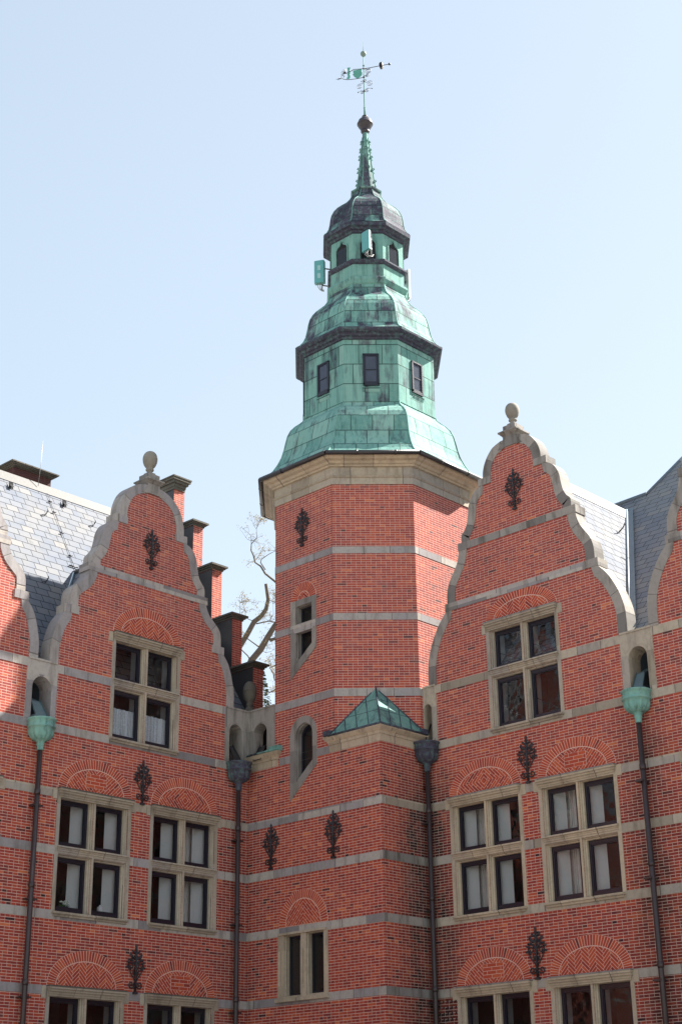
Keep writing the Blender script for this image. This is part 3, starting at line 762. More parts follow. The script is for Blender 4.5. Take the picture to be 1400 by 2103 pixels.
def st(z):   # the brick octagon is a little wider along x than along y
    return .17 if z < 17.96 else max(0, .17 * (19.8 - z) / 1.84)
def shx(x, z): return x + st(z) * max(0.0, min(1.0, (x - 1.5) / 1.8)) if z < 19.8 else x
def octring(prof, name, mat, parent=tower, uvv=0.0, skip=(), cz=True):
    """prof: list of (inradius, z) swept round the octagon"""
    m = MB(); L = uvv
    for (r0, z0), (r1, z1) in zip(prof, prof[1:]):
        L2 = L + math.hypot(r1 - r0, z1 - z0)
        for k in range(8):
            if k in skip: continue
            a = R(k * 45); n = Vector((math.cos(a), math.sin(a), 0)); t = Vector((-n.y, n.x, 0)); T = math.tan(math.pi / 8)
            c0, c1 = cen(z0), cen(z1); o_ = k * 3.37
            P = [c0 + n * r0 - t * r0 * T, c0 + n * r0 + t * r0 * T, c1 + n * r1 + t * r1 * T, c1 + n * r1 - t * r1 * T]
            m.face([(shx(P[0].x, z0), P[0].y, z0), (shx(P[1].x, z0), P[1].y, z0), (shx(P[2].x, z1), P[2].y, z1), (shx(P[3].x, z1), P[3].y, z1)],
                   uv=[(o_ - r0 * T, L), (o_ + r0 * T, L), (o_ + r1 * T, L2), (o_ - r1 * T, L2)])
        L = L2
    return m.build(name, mat, parent), L
def cen(z):
    pts = [(0, 0), (19.8, 0), (22, .012), (24, .03), (26, .045), (27.4, .07), (29.5, .085), (40, .085)]
    for (a, x), (b, y) in zip(pts, pts[1:]):
        if z <= b: dlt = x + (y - x) * (z - a) / (b - a); break
    bx = 0 if z < 17.96 else min(1, (z - 17.96) / 1.84) * .085
    return Vector((C + bx + dlt * .707, C - dlt * .707, 0))
# bands on tower
zb7, zb8 = (13.645, 13.822), (15.36, 15.54)
for zb in (zb7, zb8): octring([(RI, zb[0]), (RI + .010, zb[0]), (RI + .010, zb[1]), (RI, zb[1])], 'stone_band', 'grey')
octring([(RI, B6[0]), (RI + .010, B6[0]), (RI + .010, B6[1]), (RI, B6[1])], 'stone_band', 'grey')
for i, zb in enumerate(BANDS[:4]):
    m = MB(); d = .010
    r_ = rect(-YL, d, *zb); slabs(m, r_, BWH + [LANC_H], d); m.fc([(-YL, zb[1], 0), (d, zb[1], 0), (d, zb[1], d), (-YL, zb[1], d)]); m.fc([(-YL, zb[0], 0), (d, zb[0], 0), (d, zb[0], d), (-YL, zb[0], d)])
    m.build('stone_band', 'grey', tower, FB.mat())
    m = MB(); slabs(m, rect(-d, XR, *zb), (), d); m.fc([(-d, zb[1], 0), (XR, zb[1], 0), (XR, zb[1], d), (-d, zb[1], d)]); m.fc([(-d, zb[0], 0), (XR, zb[0], 0), (XR, zb[0], d), (-d, zb[0], d)])
    m.build('stone_band', 'greyd' if i != 3 else 'beige', tower, FBR.mat())
m = MB(); slabs(m, rect(-3.27, -1.60, *BANDS[4]), [LANC_H], .010); rim(m, rect(-3.27, -1.60, *BANDS[4]), 0, .010); m.build('stone_band', 'grey', tower, FB.mat())
# tower windows
def odd_window(outer, holes, mat, name='window', bars=()):
    m = MB(); slabs(m, outer, holes, .018); rim(m, outer, 0, .018)
    fr_ = MB(); g = MB(); rv = MB()
    for h in holes:
        cx = sum(p[0] for p in h) / len(h); cz = sum(p[1] for p in h) / len(h)
        def sh(k): return [(p[0] + (k if p[0] < cx else -k), p[1] + (k if p[1] < cz - .05 else -k if p[1] > cz + .05 else 0)) for p in h]
        A = [h, sh(.02), sh(.03)]
        rim(m, h, .018, -.03)
        for i in range(len(h)):
            j = (i + 1) % len(h); m.fc([(*h[i], -.03), (*h[j], -.03), (*A[1][j], -.035), (*A[1][i], -.035)])
        rim(m, A[1], -.035, -.2)
        B, D = sh(.02), sh(.075)
        for i in range(len(h)):
            j = (i + 1) % len(h); fr_.fc([(*B[i], -.15), (*B[j], -.15), (*D[j], -.15), (*D[i], -.15)]); fr_.fc([(*D[i], -.15), (*D[j], -.15), (*D[j], -.19), (*D[i], -.19)])
            rv.fc([(*D[i], -.19), (*D[j], -.19), (*D[j], -.6), (*D[i], -.6)])
        slabs(g, D, (), -.18); slabs(rv, [(p[0] , p[1]) for p in h], (), -.6)
    o = m.build(name, mat, tower, FB.mat()); fr_.build('casement', 'paint', o); g.build('pane', 'glass', o); rv.build('dark_room', 'room', o)
    return o
odd_window(LANC_O, [LANC_H], 'greyd'); odd_window(SLIT_O, [SLIT_H1, SLIT_H2], 'greyd')
# transom across slit window
m = MB(); m.fbox(-2.88, -2.00, 13.645, 13.822, .0, .022); m.fbox(-2.72, -2.12, 13.60, 13.645, -.1, .04); m.build('stone_band', 'grey', tower, FB.mat())
o = odd_window(rect(-3.295, -1.70, 5.00, 6.46), BWH, 'tan')
m = MB(); m.fbox(-3.33, -1.66, 4.985, 5.06, 0, .09); m.build('sill', 'tan', o); m = MB(); m.fbox(-3.26, -1.74, 6.45, 6.50, 0, .05); m.build('lintel_moulding', 'tan', o)
relief_arch(tower, FB, -2.49, 6.63, .79, .80, .56, .585, 'chevron')
relief_arch(tower, FB, -2.43, 14.45, .43, .44, .19, .19, 'chevron')
# moulded cornice round the square base, with its little copper roof
m = MB(); CP = [(10.43, .012), (10.60, .012), (10.60, .03), (10.66, .04), (10.69, .075), (10.75, .12), (10.79, .13), (10.79, .0)]
for (za, da), (zb_, db) in zip(CP, CP[1:]):
    y1 = 1.58
    m.face([(-da, -da, za), (-da, y1 + da, za), (-db, y1 + db, zb_), (-db, -db, zb_)]); m.face([(-da, -da, za), (XR, -da, za), (XR, -db, zb_), (-db, -db, zb_)])
    m.face([(-da, y1 + da, za), (.2, y1 + da, za), (.2, y1 + db, zb_), (-db, y1 + db, zb_)])
m.build('cornice', 'tan', tower)
m = MB()
for (za, da), (zb_, db) in zip(CP, CP[1:]):
    m.face([(-da, 3.33 - da, za), (-da, YL, za), (-db, YL, zb_), (-db, 3.33 - db, zb_)]); m.face([(-da, 3.33 - da, za), (.3, 3.33 - da, za), (.3, 3.33 - db, zb_), (-db, 3.33 - db, zb_)])
m.build('cornice', 'tan', tower)
ap = Vector((.70, .74, 11.95)); e0 = Vector((-.12, -.12, 10.80)); eL = Vector((-.12, 1.52, 10.80)); eR = Vector((XR - .05, -.12, 10.80))
m = MB(); m.face([e0, eL, ap]); m.face([e0, eR, ap])
m.face([eL, (.02, 1.55, 10.8), ap]); m.face([eR, (1.5, .02, 10.8), ap])
pr = m.build('corner_roof', 'copp', tower)
m = MB()
def lerp(a, b, t): return Vector(a) + (Vector(b) - Vector(a)) * t
for a, b in ((e0, ap), (eL, ap), (eR, ap)): m.tube([a, b], .022, 6)
for A, B in ((e0, eL), (e0, eR)):
    for t in (.22, .44, .66, .86): # standing seams run up parallel to the hip, ending on the far hip
        p = lerp(A, B, t); q = lerp(B, ap, 1 - t) if t > .3 else lerp(B, ap, 1 - t)
        q = lerp(B, ap, 1 - t); m.tube([p + Vector((-.004, -.004, .006)), q + Vector((-.004, -.004, .006))], .011, 5)
    for t in (.38, .68): m.tube([lerp(e0, ap, t), lerp(B, ap, t)], .007, 5)
    m.tube([A, B], .03, 6)
m.box((-.16, 1.45, 10.80), (-.02, 1.66, 10.92)); m.box((1.33, -.15, 10.80), (1.50, -.02, 10.92))
m.build('roof_seam', 'copd', pr)
m = MB(); m.face([(-.13, 3.2, 10.80), (-.13, YL - .05, 10.80), (.25, YL - .05, 11.0), (.25, 3.4, 11.0)]); m.box((-.15, 3.17, 10.78), (.1, 3.5, 10.90)); m.tube([(-.14, 3.2, 10.81), (-.14, YL - .1, 10.81)], .025, 6)
m.build('corner_flashing', 'copp', tower)
scupper(tower, FB, -YL, -3.43, SC_B[0], 'greyd', .30, 0)

# cornice and gutter under the spire
octring([(RI, 17.20), (RI + .022, 17.20), (RI + .022, 17.37), (RI + .05, 17.385), (RI + .075, 17.42), (RI + .03, 17.43), (RI + .03, 17.655)], 'cornice_frieze', 'beige')
octring([(RI + .03, 17.655), (RI + .09, 17.665), (RI + .10, 17.70), (RI + .15, 17.72), (RI + .19, 17.77), (RI + .27, 17.80), (RI + .32, 17.85), (RI + .33, 17.88), (RI + .1, 17.90)], 'cornice', 'tan')
m = MB(); T8 = math.tan(math.pi / 8)
gp = []
for k in range(8):
    a = R(k * 45 + 22.5); rr = (RI + .39) / math.cos(math.pi / 8); gp.append((shx(C + rr * math.cos(a), 17.9), C + rr * math.sin(a), 17.905))
for k in range(8):
    m.tube([gp[k], gp[(k + 1) % 8]], .062, 8)
    p, q = Vector(gp[k]), Vector(gp[(k + 1) % 8])
    for t in (.33, .75): c = lerp(p, q, t); dd = (q - p).normalized(); m.tube([c - dd * .03, c + dd * .03], .068, 8)
m.build('gutter', 'gutter', tower)
# copper spire
b1 = [(2.74, 17.95), (2.62, 18.05), (2.50, 18.20), (2.39, 18.40), (2.30, 18.62), (2.245, 18.85), (2.205, 19.08), (2.165, 19.28), (2.09, 19.46), (1.98, 19.60), (1.86, 19.71), (1.78, 19.80), (1.745, 19.89)]
octring(b1, 'lower_bell_roof', 'cop1')
octring([(1.745, 19.88), (1.77, 19.88), (1.77, 19.91), (1.742, 19.92), (1.742, 21.74)], 'lantern_wall', 'copw')
octring([(1.742, 21.72), (1.79, 21.73), (1.80, 21.78), (1.85, 21.80), (1.88, 21.86), (1.94, 21.88), (1.985, 21.93), (1.99, 21.99), (1.93, 22.01)], 'lantern_eave', 'copd')
b2 = [(1.95, 22.01), (1.86, 22.08), (1.775, 22.20), (1.71, 22.36), (1.672, 22.55), (1.64, 22.75), (1.595, 22.94), (1.52, 23.10), (1.42, 23.24), (1.30, 23.37), (1.18, 23.50), (1.09, 23.66), (1.04, 23.86)]
octring(b2, 'middle_bell_roof', 'cop2', uvv=.1)
octring([(1.035, 23.85), (1.08, 23.90), (1.12, 23.99), (1.12, 24.05), (1.08, 24.09), (1.02, 24.10), (1.02, 24.50)], 'upper_lantern_base', 'copm')
octring([(1.02, 24.50), (1.07, 24.53), (1.10, 24.58), (1.10, 24.63), (1.01, 24.66)], 'upper_lantern_sill', 'copd')
octring([(1.005, 24.65), (1.005, 25.52)], 'upper_lantern_wall', 'copm')
octring([(1.005, 25.50), (1.05, 25.52), (1.06, 25.57), (1.12, 25.59), (1.15, 25.64), (1.215, 25.66), (1.225, 25.77), (1.18, 25.80)], 'upper_lantern_eave', 'copd')
b3 = [(1.20, 25.80), (1.13, 25.87), (1.075, 25.99), (1.045, 26.14), (1.025, 26.32), (.995, 26.48), (.93, 26.64), (.83, 26.79), (.70, 26.92), (.57, 27.04), (.47, 27.18), (.41, 27.32), (.385, 27.44)]
octring(b3, 'upper_bell_roof', 'cop3')
octring([(.385, 27.42), (.43, 27.44), (.44, 27.48), (.34, 27.52), (.285, 27.56), (.24, 27.85), (.20, 28.2), (.16, 28.6), (.12, 29.05), (.088, 29.45), (.08, 29.70)], 'spire', 'cops')
# hip rolls
def hips(prof, name, r0, mat, parent=tower):
    for k in range(8):
        m = MB(); a = R(k * 45 + 22.5); pts = []
        for r_, z in prof:
            c = cen(z); rr = r_ / math.cos(math.pi / 8); pts.append((shx(c.x + rr * math.cos(a), z), c.y + rr * math.sin(a), z))
        m.tube(pts, r0, 6); m.build(name, mat, parent)
hips(b1, 'hip_roll', .020, 'copm'); hips(b2, 'hip_roll', .017, 'copm'); hips(b3, 'hip_roll', .013, 'copp')
hips([(.285, 27.56), (.24, 27.85), (.20, 28.2), (.16, 28.6), (.12, 29.05), (.088, 29.45)], 'hip_roll', .016, 'copp')
# crockets on the spire
for zc in (27.85, 28.28, 28.72, 28.98, 29.26):
    for k in range(8):
        m = MB(); c = cen(zc); a = R(k * 45 + 22.5); rs = (.275 - (zc - 27.56) * .105) / math.cos(math.pi / 8) - .02
        dx, dy = math.cos(a), math.sin(a)
        P = [(rs - .01, -.06), (rs + .035, -.02), (rs + .06, .03), (rs + .05, .06), (rs + .03, .05)]
        m.tube([(c.x + dx * p, c.y + dy * p, zc + q) for p, q in P], [.014, .014, .018, .018, .012], 5)
        m.lathe([(.003, -.022), (.022, 0), (.003, .022)], (c.x + dx * (rs + .07), c.y + dy * (rs + .07), zc + .01), 6)
        m.build('crocket', 'copp', tower)
c0 = cen(30)
m = MB(); m.lathe([(.09, 29.62), (.13, 29.68), (.13, 29.71), (.10, 29.73), (.15, 29.79), (.20, 29.87), (.215, 29.93), (.235, 29.94), (.235, 29.97), (.215, 29.98), (.19, 30.08), (.13, 30.15), (.07, 30.18), (.07, 30.22), (.085, 30.24), (.05, 30.27)], (c0.x, c0.y, 0), 20)
m.build('spire_ball', 'ball', tower)

# lantern windows of the copper storeys
def face_frame(k, r_, z):
    a = k * 45; c = cen(z); n = Vector((math.cos(R(a)), math.sin(R(a)), 0)); return Frame((c + n * r_), a + 90)
def lantern_window(k):
    f = face_frame(k, 1.742, 21); m = MB()
    u0, u1, z0, z1 = -.20, .20, 20.37, 21.28
    for (a, b, c, e) in ((u0 - .012, u0 + .035, z0, z1), (u1 - .035, u1 + .012, z0, z1), (u0 - .012, u1 + .012, z1 - .03, z1 + .012), (u0 - .012, u1 + .012, z0 - .02, z0 + .06)): m.fbox(a, b, c, e, -.02, .04)
    o = m.build('lantern_window', 'paint', tower, f.mat())
    q = MB()
    for (a, b, c, e) in ((u0 + .035, u0 + .06, z0 + .06, z1 - .03), (u1 - .06, u1 - .035, z0 + .06, z1 - .03), (u0 + .06, u1 - .06, z0 + .06, z0 + .10), (u0 + .06, u1 - .06, z1 - .06, z1 - .03), (u0 + .06, u1 - .06, 20.81, 20.835)): q.fbox(a, b, c, e, .006, .025)
    q.build('casement', 'paint', o)
    g = MB(); g.fc([(u0 + .05, z0 + .07, .012), (u1 - .05, z0 + .07, .012), (u1 - .05, z1 - .05, .012), (u0 + .05, z1 - .05, .012)]); g.build('pane', 'glass', o)
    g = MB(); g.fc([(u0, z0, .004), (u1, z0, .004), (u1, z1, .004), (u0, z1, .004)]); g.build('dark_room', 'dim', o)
    s_ = MB(); s_.fc([(u0 - .03, z0 - .08, .05), (u1 + .03, z0 - .08, .05), (u1 + .02, z0 - .20, .008), (u0 - .02, z0 - .20, .008)]); s_.build('sill_flashing', 'copw', o)
for k in range(8): lantern_window(k)
def ogee_window(k):
    f = face_frame(k, 1.005, 25); z0, zs = 24.66, 25.15; hw = .205
    right_ = [(hw, z0), (hw, zs), (hw * .96, zs + .05), (hw * .70, zs + .11), (hw * .45, zs + .13), (hw * .25, zs + .17), (hw * .08, zs + .25), (0, zs + .30)]
    P = right_ + [(-u, z) for u, z in reversed(right_[:-1])]
    m = MB(); slabs(m, P, (), .004); o = m.build('ogee_opening', 'black', tower, f.mat())
    m = MB(); rimP = [(u * 1.0, z) for u, z in P]
    for i in range(len(P)):
        j = (i + 1) % len(P); a, b = P[i], P[j]; e = lambda p: (p[0] * 1.13, p[1] + (.02 if p[1] > z0 + .01 else -.02))
        m.fc([(*a, .03), (*b, .03), (*e(b), .03), (*e(a), .03)]); m.fc([(*a, .004), (*b, .004), (*b, .03), (*a, .03)])
    m.build('opening_trim', 'copm', o)
    g = MB(); g.fc([(-hw * .8, z0 + .02, .008), (hw * .8, z0 + .02, .008), (hw * .8, zs + .02, .008), (-hw * .8, zs + .02, .008)]); g.build('pane', 'glass', o)
for k in range(8): ogee_window(k)

# ------------------------------------------------------------------ weathervane
vane = tag(empty('weathervane', (c0.x, c0.y, 30.25)), 'ornate weathervane with green shield flag and scrolls on the spire tip', 'weathervane')
VM = Matrix.Translation((0, 0, -30.25))
m = MB(); m.tube([(0, 0, 30.2), (0, 0, 30.55), (0, 0, 30.6), (0, 0, 31.6), (0, 0, 32.5)], [.035, .028, .020, .016, .012], 8); m.tube([(0, 0, 32.55), (0, 0, 33.02)], [.010, .003], 6)
for z in (30.55, 31.68, 32.1): m.lathe([(.02, -.03), (.038, 0), (.02, .03)], (0, 0, z), 10)
m.build('pole', 'copp', vane, VM)
m = MB(); m.lathe([(.01, -.09), (.05, -.08), (.083, -.03), (.09, 0), (.083, .04), (.05, .08), (.01, .095)], (0, 0, 32.54), 16); m.build('finial_ball', 'ball2', vane, VM)
VR = Matrix.Translation((0, 0, 31.99 - 30.25)) @ Matrix.Rotation(R(-67), 4, 'Z')
up = [(-.573, -.01), (-.46, .02), (-.355, .045), (-.323, .071), (-.2, .04), (0, 0), (.145, -.02), (.473, -.045), (.817, -.075)]
low = [(0, -.318), (-.23, -.306), (-.464, -.268), (-.542, -.247), (-.667, -.188), (-.722, -.106), (-.706, -.048), (-.652, -.048), (-.628, -.101), (-.659, -.127)]
m = MB(); m.tube([(s, 0, z) for s, z in up], .011, 5); m.tube([(s, 0, z) for s, z in low], .010, 5)
m.lathe([(.003, -.04), (.03, -.025), (.038, 0), (.03, .025), (.003, .04)], (.817, 0, -.075), 10)
m.tube([(-.72, 0, -.15), (-.895, 0, -.13)], [.02, .004], 5); m.tube([(-.78, 0, -.10), (-.82, 0, -.18)], .012, 4)
def sp2(cx, cz, r0, turns, a0, sgn): return [(cx + (r0 * (1 - .82 * i / 24)) * math.cos(a0 + sgn * 2 * math.pi * turns * i / 24), 0, cz + (r0 * (1 - .82 * i / 24)) * math.sin(a0 + sgn * 2 * math.pi * turns * i / 24)) for i in range(25)]
for cx, cz, r0, a0, sg in ((.114, -.125, .085, .6, -1), (.098, -.287, .06, -.5, 1), (-.136, -.62, .10, .8, 1), (.177, -.60, .105, 2.5, -1), (-.06, -.86, .06, .9, 1), (.083, -.83, .07, 2.4, -1)):
    m.tube(sp2(cx, cz, r0, 1.8, a0, sg), .008, 4); e = sp2(cx, cz, r0, 1.8, a0, sg)[0]; m.tube([e, (0, 0, e[2] + .06 * (1 if cz > -.7 else -1))], .009, 4)
m.tube([(.145, 0, -.02), (.23, 0, -.1), (.20, 0, -.2), (.1, 0, -.22)], .008, 4)
for cx, cz in ((-.075, -.457), (-.191, -.82), (.255, -.80), (.06, -.44)):
    m.lathe([(.003, -.025), (.022, 0), (.003, .025)], (cx, 0, cz), 6); m.tube([(cx, 0, cz), (cx * .4, 0, cz + .05)], .006, 4)
for z in (-.318, 0, -.46, -.83): m.lathe([(.02, -.03), (.035, 0), (.02, .03)], (0, 0, z), 8)
for a in (100, 125, 150, 175, 200): 
    m.tube([(-.575, 0, .0), (-.575 + .09 * math.cos(R(a)), 0, .02 + .09 * math.sin(R(a))), (-.575 + .17 * math.cos(R(a - 8)), 0, .03 + .17 * math.sin(R(a - 8)))], [.016, .011, .005], 4)
m.build('scrollwork', 'iron', vane, VR)
m = MB(); shield = [(-.323, .03), (-.167, .01), (-.058, .0), (-.066, -.069), (-.042, -.168), (-.073, -.23), (-.167, -.300), (-.214, -.305), (-.308, -.207), (-.355, -.119), (-.323, -.075), (-.347, -.021)]
fig = [(-.527, .193), (-.417, .166), (-.448, .094), (-.425, -.005), (-.441, -.072), (-.425, -.168), (-.464, -.246), (-.558, -.215), (-.511, -.14), (-.527, -.044), (-.503, .076)]
for P in (shield, fig):
    for d in (-.006, .006): m.face([(s, d, z) for s, z in P])
    for i in range(len(P)):
        a, b = P[i], P[(i + 1) % len(P)]; m.face([(a[0], -.006, a[1]), (b[0], -.006, b[1]), (b[0], .006, b[1]), (a[0], .006, a[1])])
m.build('flag_plate', 'vane', vane, VR)
m = MB()
for i in range(-3, 4):
    r_ = .12 * math.sqrt(max(.08, 1 - (i / 3.4) ** 2)); m.box((.559 - .05 * math.sqrt(1 - (i / 4) ** 2), -r_ * .6, -.055 + i * .033 - .010), (.559 + .05 * math.sqrt(1 - (i / 4) ** 2), r_ * .6, -.055 + i * .033 + .010))
m.tube([(.559, 0, -.16), (.559, 0, .05)], .012, 5)
m.build('slatted_disc', 'iron', vane, VR)

# ------------------------------------------------------------------ antennas
def antenna(name, loc, rot, size, label, back=False, cables=True, tilt=0, mat='teal', arm=None):
    t = tag(empty(name, loc), label, 'antenna', 'panel antennas on the tower lantern'); t.rotation_euler = (0, R(tilt), R(rot))
    w_, d_, h_ = size; m = MB()
    ring = [(-w_ / 2, -d_ / 2), (-w_ / 2 + .03, -d_ / 2 - .02), (w_ / 2 - .03, -d_ / 2 - .02), (w_ / 2, -d_ / 2), (w_ / 2, d_ / 2), (-w_ / 2, d_ / 2)]
    for i in range(6):
        a, b = ring[i], ring[(i + 1) % 6]; m.face([(*a, 0), (*b, 0), (*b, h_), (*a, h_)])
    m.face([(*p, 0) for p in ring]); m.face([(*p, h_) for p in ring]); m.build('housing', mat, t)
    b_ = MB()
    b_.box((-.05, d_ / 2, h_ * .85), (.05, d_ / 2 + .14, h_ * .90)); b_.box((-.05, d_ / 2, .08), (.05, d_ / 2 + .14, .12)); b_.tube([(0, d_ / 2 + .15, -.12), (0, d_ / 2 + .15, h_ + .08)], .022, 8)
    b_.build('mounting_bracket', 'steel', t)
    if back:
        p = MB()
        for z in (h_ * .30, h_ * .66): p.box((-w_ * .16, -d_ / 2 - .026, z - .08), (w_ * .16, -d_ / 2 - .018, z + .08))
        p.build('panel', 'teal2', t)
    if arm:
        p = MB(); p.tube([(0, d_ / 2 + .15, h_ * .88), arm], .024, 6); p.tube([(0, d_ / 2 + .15, h_ * .10), (arm[0], arm[1], h_ * .10)], .024, 6); p.build('arm', 'steel', t)
    if cables:
        p = MB()
        for x in (-.06, 0, .05): p.tube([(x, 0, 0), (x, 0, -.09), (x * .5 + .02, .05, -.17), (.06, d_ / 2 + .12, -.16), (.03, d_ / 2 + .2, -.05)], .011, 5)
        p.build('cable', 'steel', t)
    return t
fF = face_frame(5, 1.005, 25)
p = fF.o + fF.ux * -.06 + fF.n * .36
antenna('panel_antenna', (p.x, p.y, 24.72), -45 - 50, (.30, .06, .60), 'slim teal panel antenna in front of the lantern opening', cables=True)
antenna('panel_antenna', (1.58, 3.32, 24.48), -62, (.29, .12, .72), 'teal panel antenna with two pale plates, projecting from the left of the lantern', back=True, arm=(.30, .42, .64))
antenna('panel_antenna', (3.40, 1.62, 24.05), 80, (.14, .06, .92), 'slim white panel antenna behind the right edge of the lantern', mat='pale')

# ------------------------------------------------------------------ downpipes and hopper heads
def hopper_pipe(parent, x, y, mat, ztop=10.62, chute=True, r0=.30, joints=(9.0, 7.05, 5.1, 3.2, 1.4)):
    m = MB(); m.tube([(x, y, 0), (x, y, 9.95)], .056, 12)
    for z in joints:
        m.tube([(x, y, z - .06), (x, y, z - .02), (x, y, z + .06)], [.060, .070, .066], 12); m.box((x - .085, y - .02, z - .30), (x + .16, y + .16, z - .265))
    o = m.build('downpipe', 'pipe', parent)
    h = MB(); z = ztop - .70
    h.lathe([(.062, -.02), (.075, .0), (.068, .03), (.07, .07), (.085, .09), (.085, .11), (.075, .13), (.10, .17), (.115, .18), (.115, .19), (.16, .20), (.205, .235), (.245, .29), (.268, .36), (.275, .45), (.30, .46), (.31, .475), (.30, .49), (.285, .50), (.285, .60), (.31, .62), (.325, .645), (.315, .66), (.27, .66), (.26, .60)],
            (x, y, z), 84, True, .13, (.232, .40))
    h.build('hopper_head', mat, o)
    s = MB()
    for k in range(14): a = 2 * math.pi * k / 14; s.lathe([(.002, -.018), (.018, 0), (.002, .018)], (x + .292 * math.cos(a), y + .292 * math.sin(a), z + .55), 6)
    s.build('boss', mat, o)
hopper_pipe(left, -6.24, YL - .16, 'coph'); hopper_pipe(left, -.46, YL - .16, 'coph2', 10.62)
hopper_pipe(right, XR - .15, -.17, 'coph2', 10.62); hopper_pipe(right, XR - .16, -5.94, 'coph', 10.64)

# ------------------------------------------------------------------ iron wall anchors
anchor = make_anchor().build('wall_anchor', 'iron', left, FL.mat(L1 + .01, 15.40, 0))
def put_anchor(parent, fr, u, z, s=1.0):
    c = anchor.copy(); sc.collection.objects.link(c); c.parent = parent; c.matrix_local = fr.mat(u, z, 0) @ Matrix.Diagonal((s, 1, s, 1))
put_anchor(left, FL, -3.28, 9.69); put_anchor(left, FL, -3.29, 5.58)
put_anchor(right, FR, 3.02, 16.15); put_anchor(right, FR, 2.93, 9.72, 1.02); put_anchor(right, FR, 2.87, 5.62, 1.03)
put_anchor(tower, FB, -3.53, 8.53, 1.03); put_anchor(tower, FB, -1.49, 8.53, 1.05); put_anchor(tower, FB, -2.46, 16.36, 1.0)

# ------------------------------------------------------------------ roofs
def roofmesh(polys, parent, name='roof', mat='slate'):
    m = MB()
    for p in polys: m.face(p)
    return m.build(name, mat, parent, I4, False)
yE, zE, yT, zT = 5.20, 12.10, 9.35, 18.68
roofmesh([[(-26, yE, zE), (.85, yE, zE), (.85, yT, zT), (-26, yT, zT)], [(-26, yT, zT), (.85, yT, zT), (.85, 13.5, zE), (-26, 13.5, zE)], [(-26, YL + .2, 11.9), (.85, YL + .2, 11.9), (.85, yE, zE), (-26, yE, zE)]], left)
m = MB(); s1 = (zT - zE) / (yT - yE)
m.face([(-26, yT - .17, zT - .17 * s1 + .03), (.85, yT - .17, zT - .17 * s1 + .03), (.85, yT - .04, zT + .06), (-26, yT - .04, zT + .06)]); m.face([(-26, yT - .04, zT + .06), (.85, yT - .04, zT + .06), (.85, yT + .04, zT + .06), (-26, yT + .04, zT + .06)])
m.face([(-26, yT + .17, zT - .17 * s1 + .03), (.85, yT + .17, zT - .17 * s1 + .03), (.85, yT + .04, zT + .06), (-26, yT + .04, zT + .06)])
m.build('ridge_cap', 'ridge', left)
for uc in (L1, L0):
    zr = 15.6; yb = yE + (zr - zE) / s1
    for sd in (-1, 1):
        o = roofmesh([[(uc + sd * 2.35, YL + .28, 11.95), (uc, YL + .28, zr), (uc, yb, zr), (uc + sd * 2.35, yE, zE)]], left, 'dormer_roof')
        m = MB(); a = Vector((uc, yb, zr + .03)); b = Vector((uc + sd * 2.35, yE - .02, zE + .03)); t1 = Vector((sd * .11, 0, -.16)); t2 = Vector((-sd * .0 + sd * .14, .0, .0))
        m.tube([a, b], .045, 6); m.build('valley_flashing', 'lead', o)
    m = MB(); m.tube([(uc, YL + .28, zr + .02), (uc, yb + .1, zr + .02)], .06, 8); m.build('ridge_cap', 'ridge', left)
# right wing
sR = 1.064; X0, Z0 = XR + .16, 12.0
def pr_(x, y): return (x, y, Z0 + sR * (x - X0))
hipx = 6.95
roofmesh([[pr_(X0, 0), pr_(X0, -30), pr_(9.2, -30), pr_(9.2, -4.1), pr_(hipx, -3.24), pr_(6.85, -1.9), pr_(6.85, -.8), pr_(4.6, 0)]], right)
roofmesh([[pr_(9.2, -30), pr_(9.2, -4.1), (14, -2.5, 12), (14, -30, 12)], [pr_(9.2, -4.1), pr_(hipx, -3.24), pr_(6.85, -1.9), (14, -2.5, 12)]], right)
m = MB(); m.tube([pr_(6.9, -1.9), pr_(6.98, -3.25)], .07, 8); m.tube([pr_(hipx, -3.24), pr_(9.2, -4.1)], .05, 8); m.build('ridge_cap', 'lead', right)
for uc in (R1, R2):
    zr = 17.0; xb = X0 + (zr - Z0) / sR
    for sd in (-1, 1):
        hw = 2.72 if sd > 0 else 2.6
        roofmesh([[(X0 + .02, -uc - sd * hw, 11.95), (X0 + .02, -uc, zr), (xb, -uc, zr), (X0, -uc - sd * hw, Z0)]], right, 'dormer_roof')
        m = MB(); a = Vector((xb, -uc, zr)); b = Vector((X0 + .05, -uc - sd * hw, Z0 + .02)); off = Vector((-.05, 0, .06))
        # lead-lined valley, a folded strip
        t = (a - b).normalized(); n1 = Vector((-sR, 0, 1)).normalized(); w1 = t.cross(n1).normalized() * .17 * (1 if sd > 0 else -1)
        m.face([a + off, b + off, b + w1 + off, a + w1 + off]); m.face([a + off, b + off, b - w1 * .7 + off * 1.3, a - w1 * .7 + off * 1.3]); m.tube([a + off, b + off], .03, 6)
        m.build('valley_flashing', 'lead', right)
    m = MB(); m.face([(X0, -uc - .20, zr - .34), (xb + .15, -uc - .20, zr - .34), (xb + .15, -uc, zr + .05), (X0, -uc, zr + .05)]); m.face([(X0, -uc + .20, zr - .34), (xb + .15, -uc + .20, zr - .34), (xb + .15, -uc, zr + .05), (X0, -uc, zr + .05)]); m.build('ridge_cap', 'ridge', right)
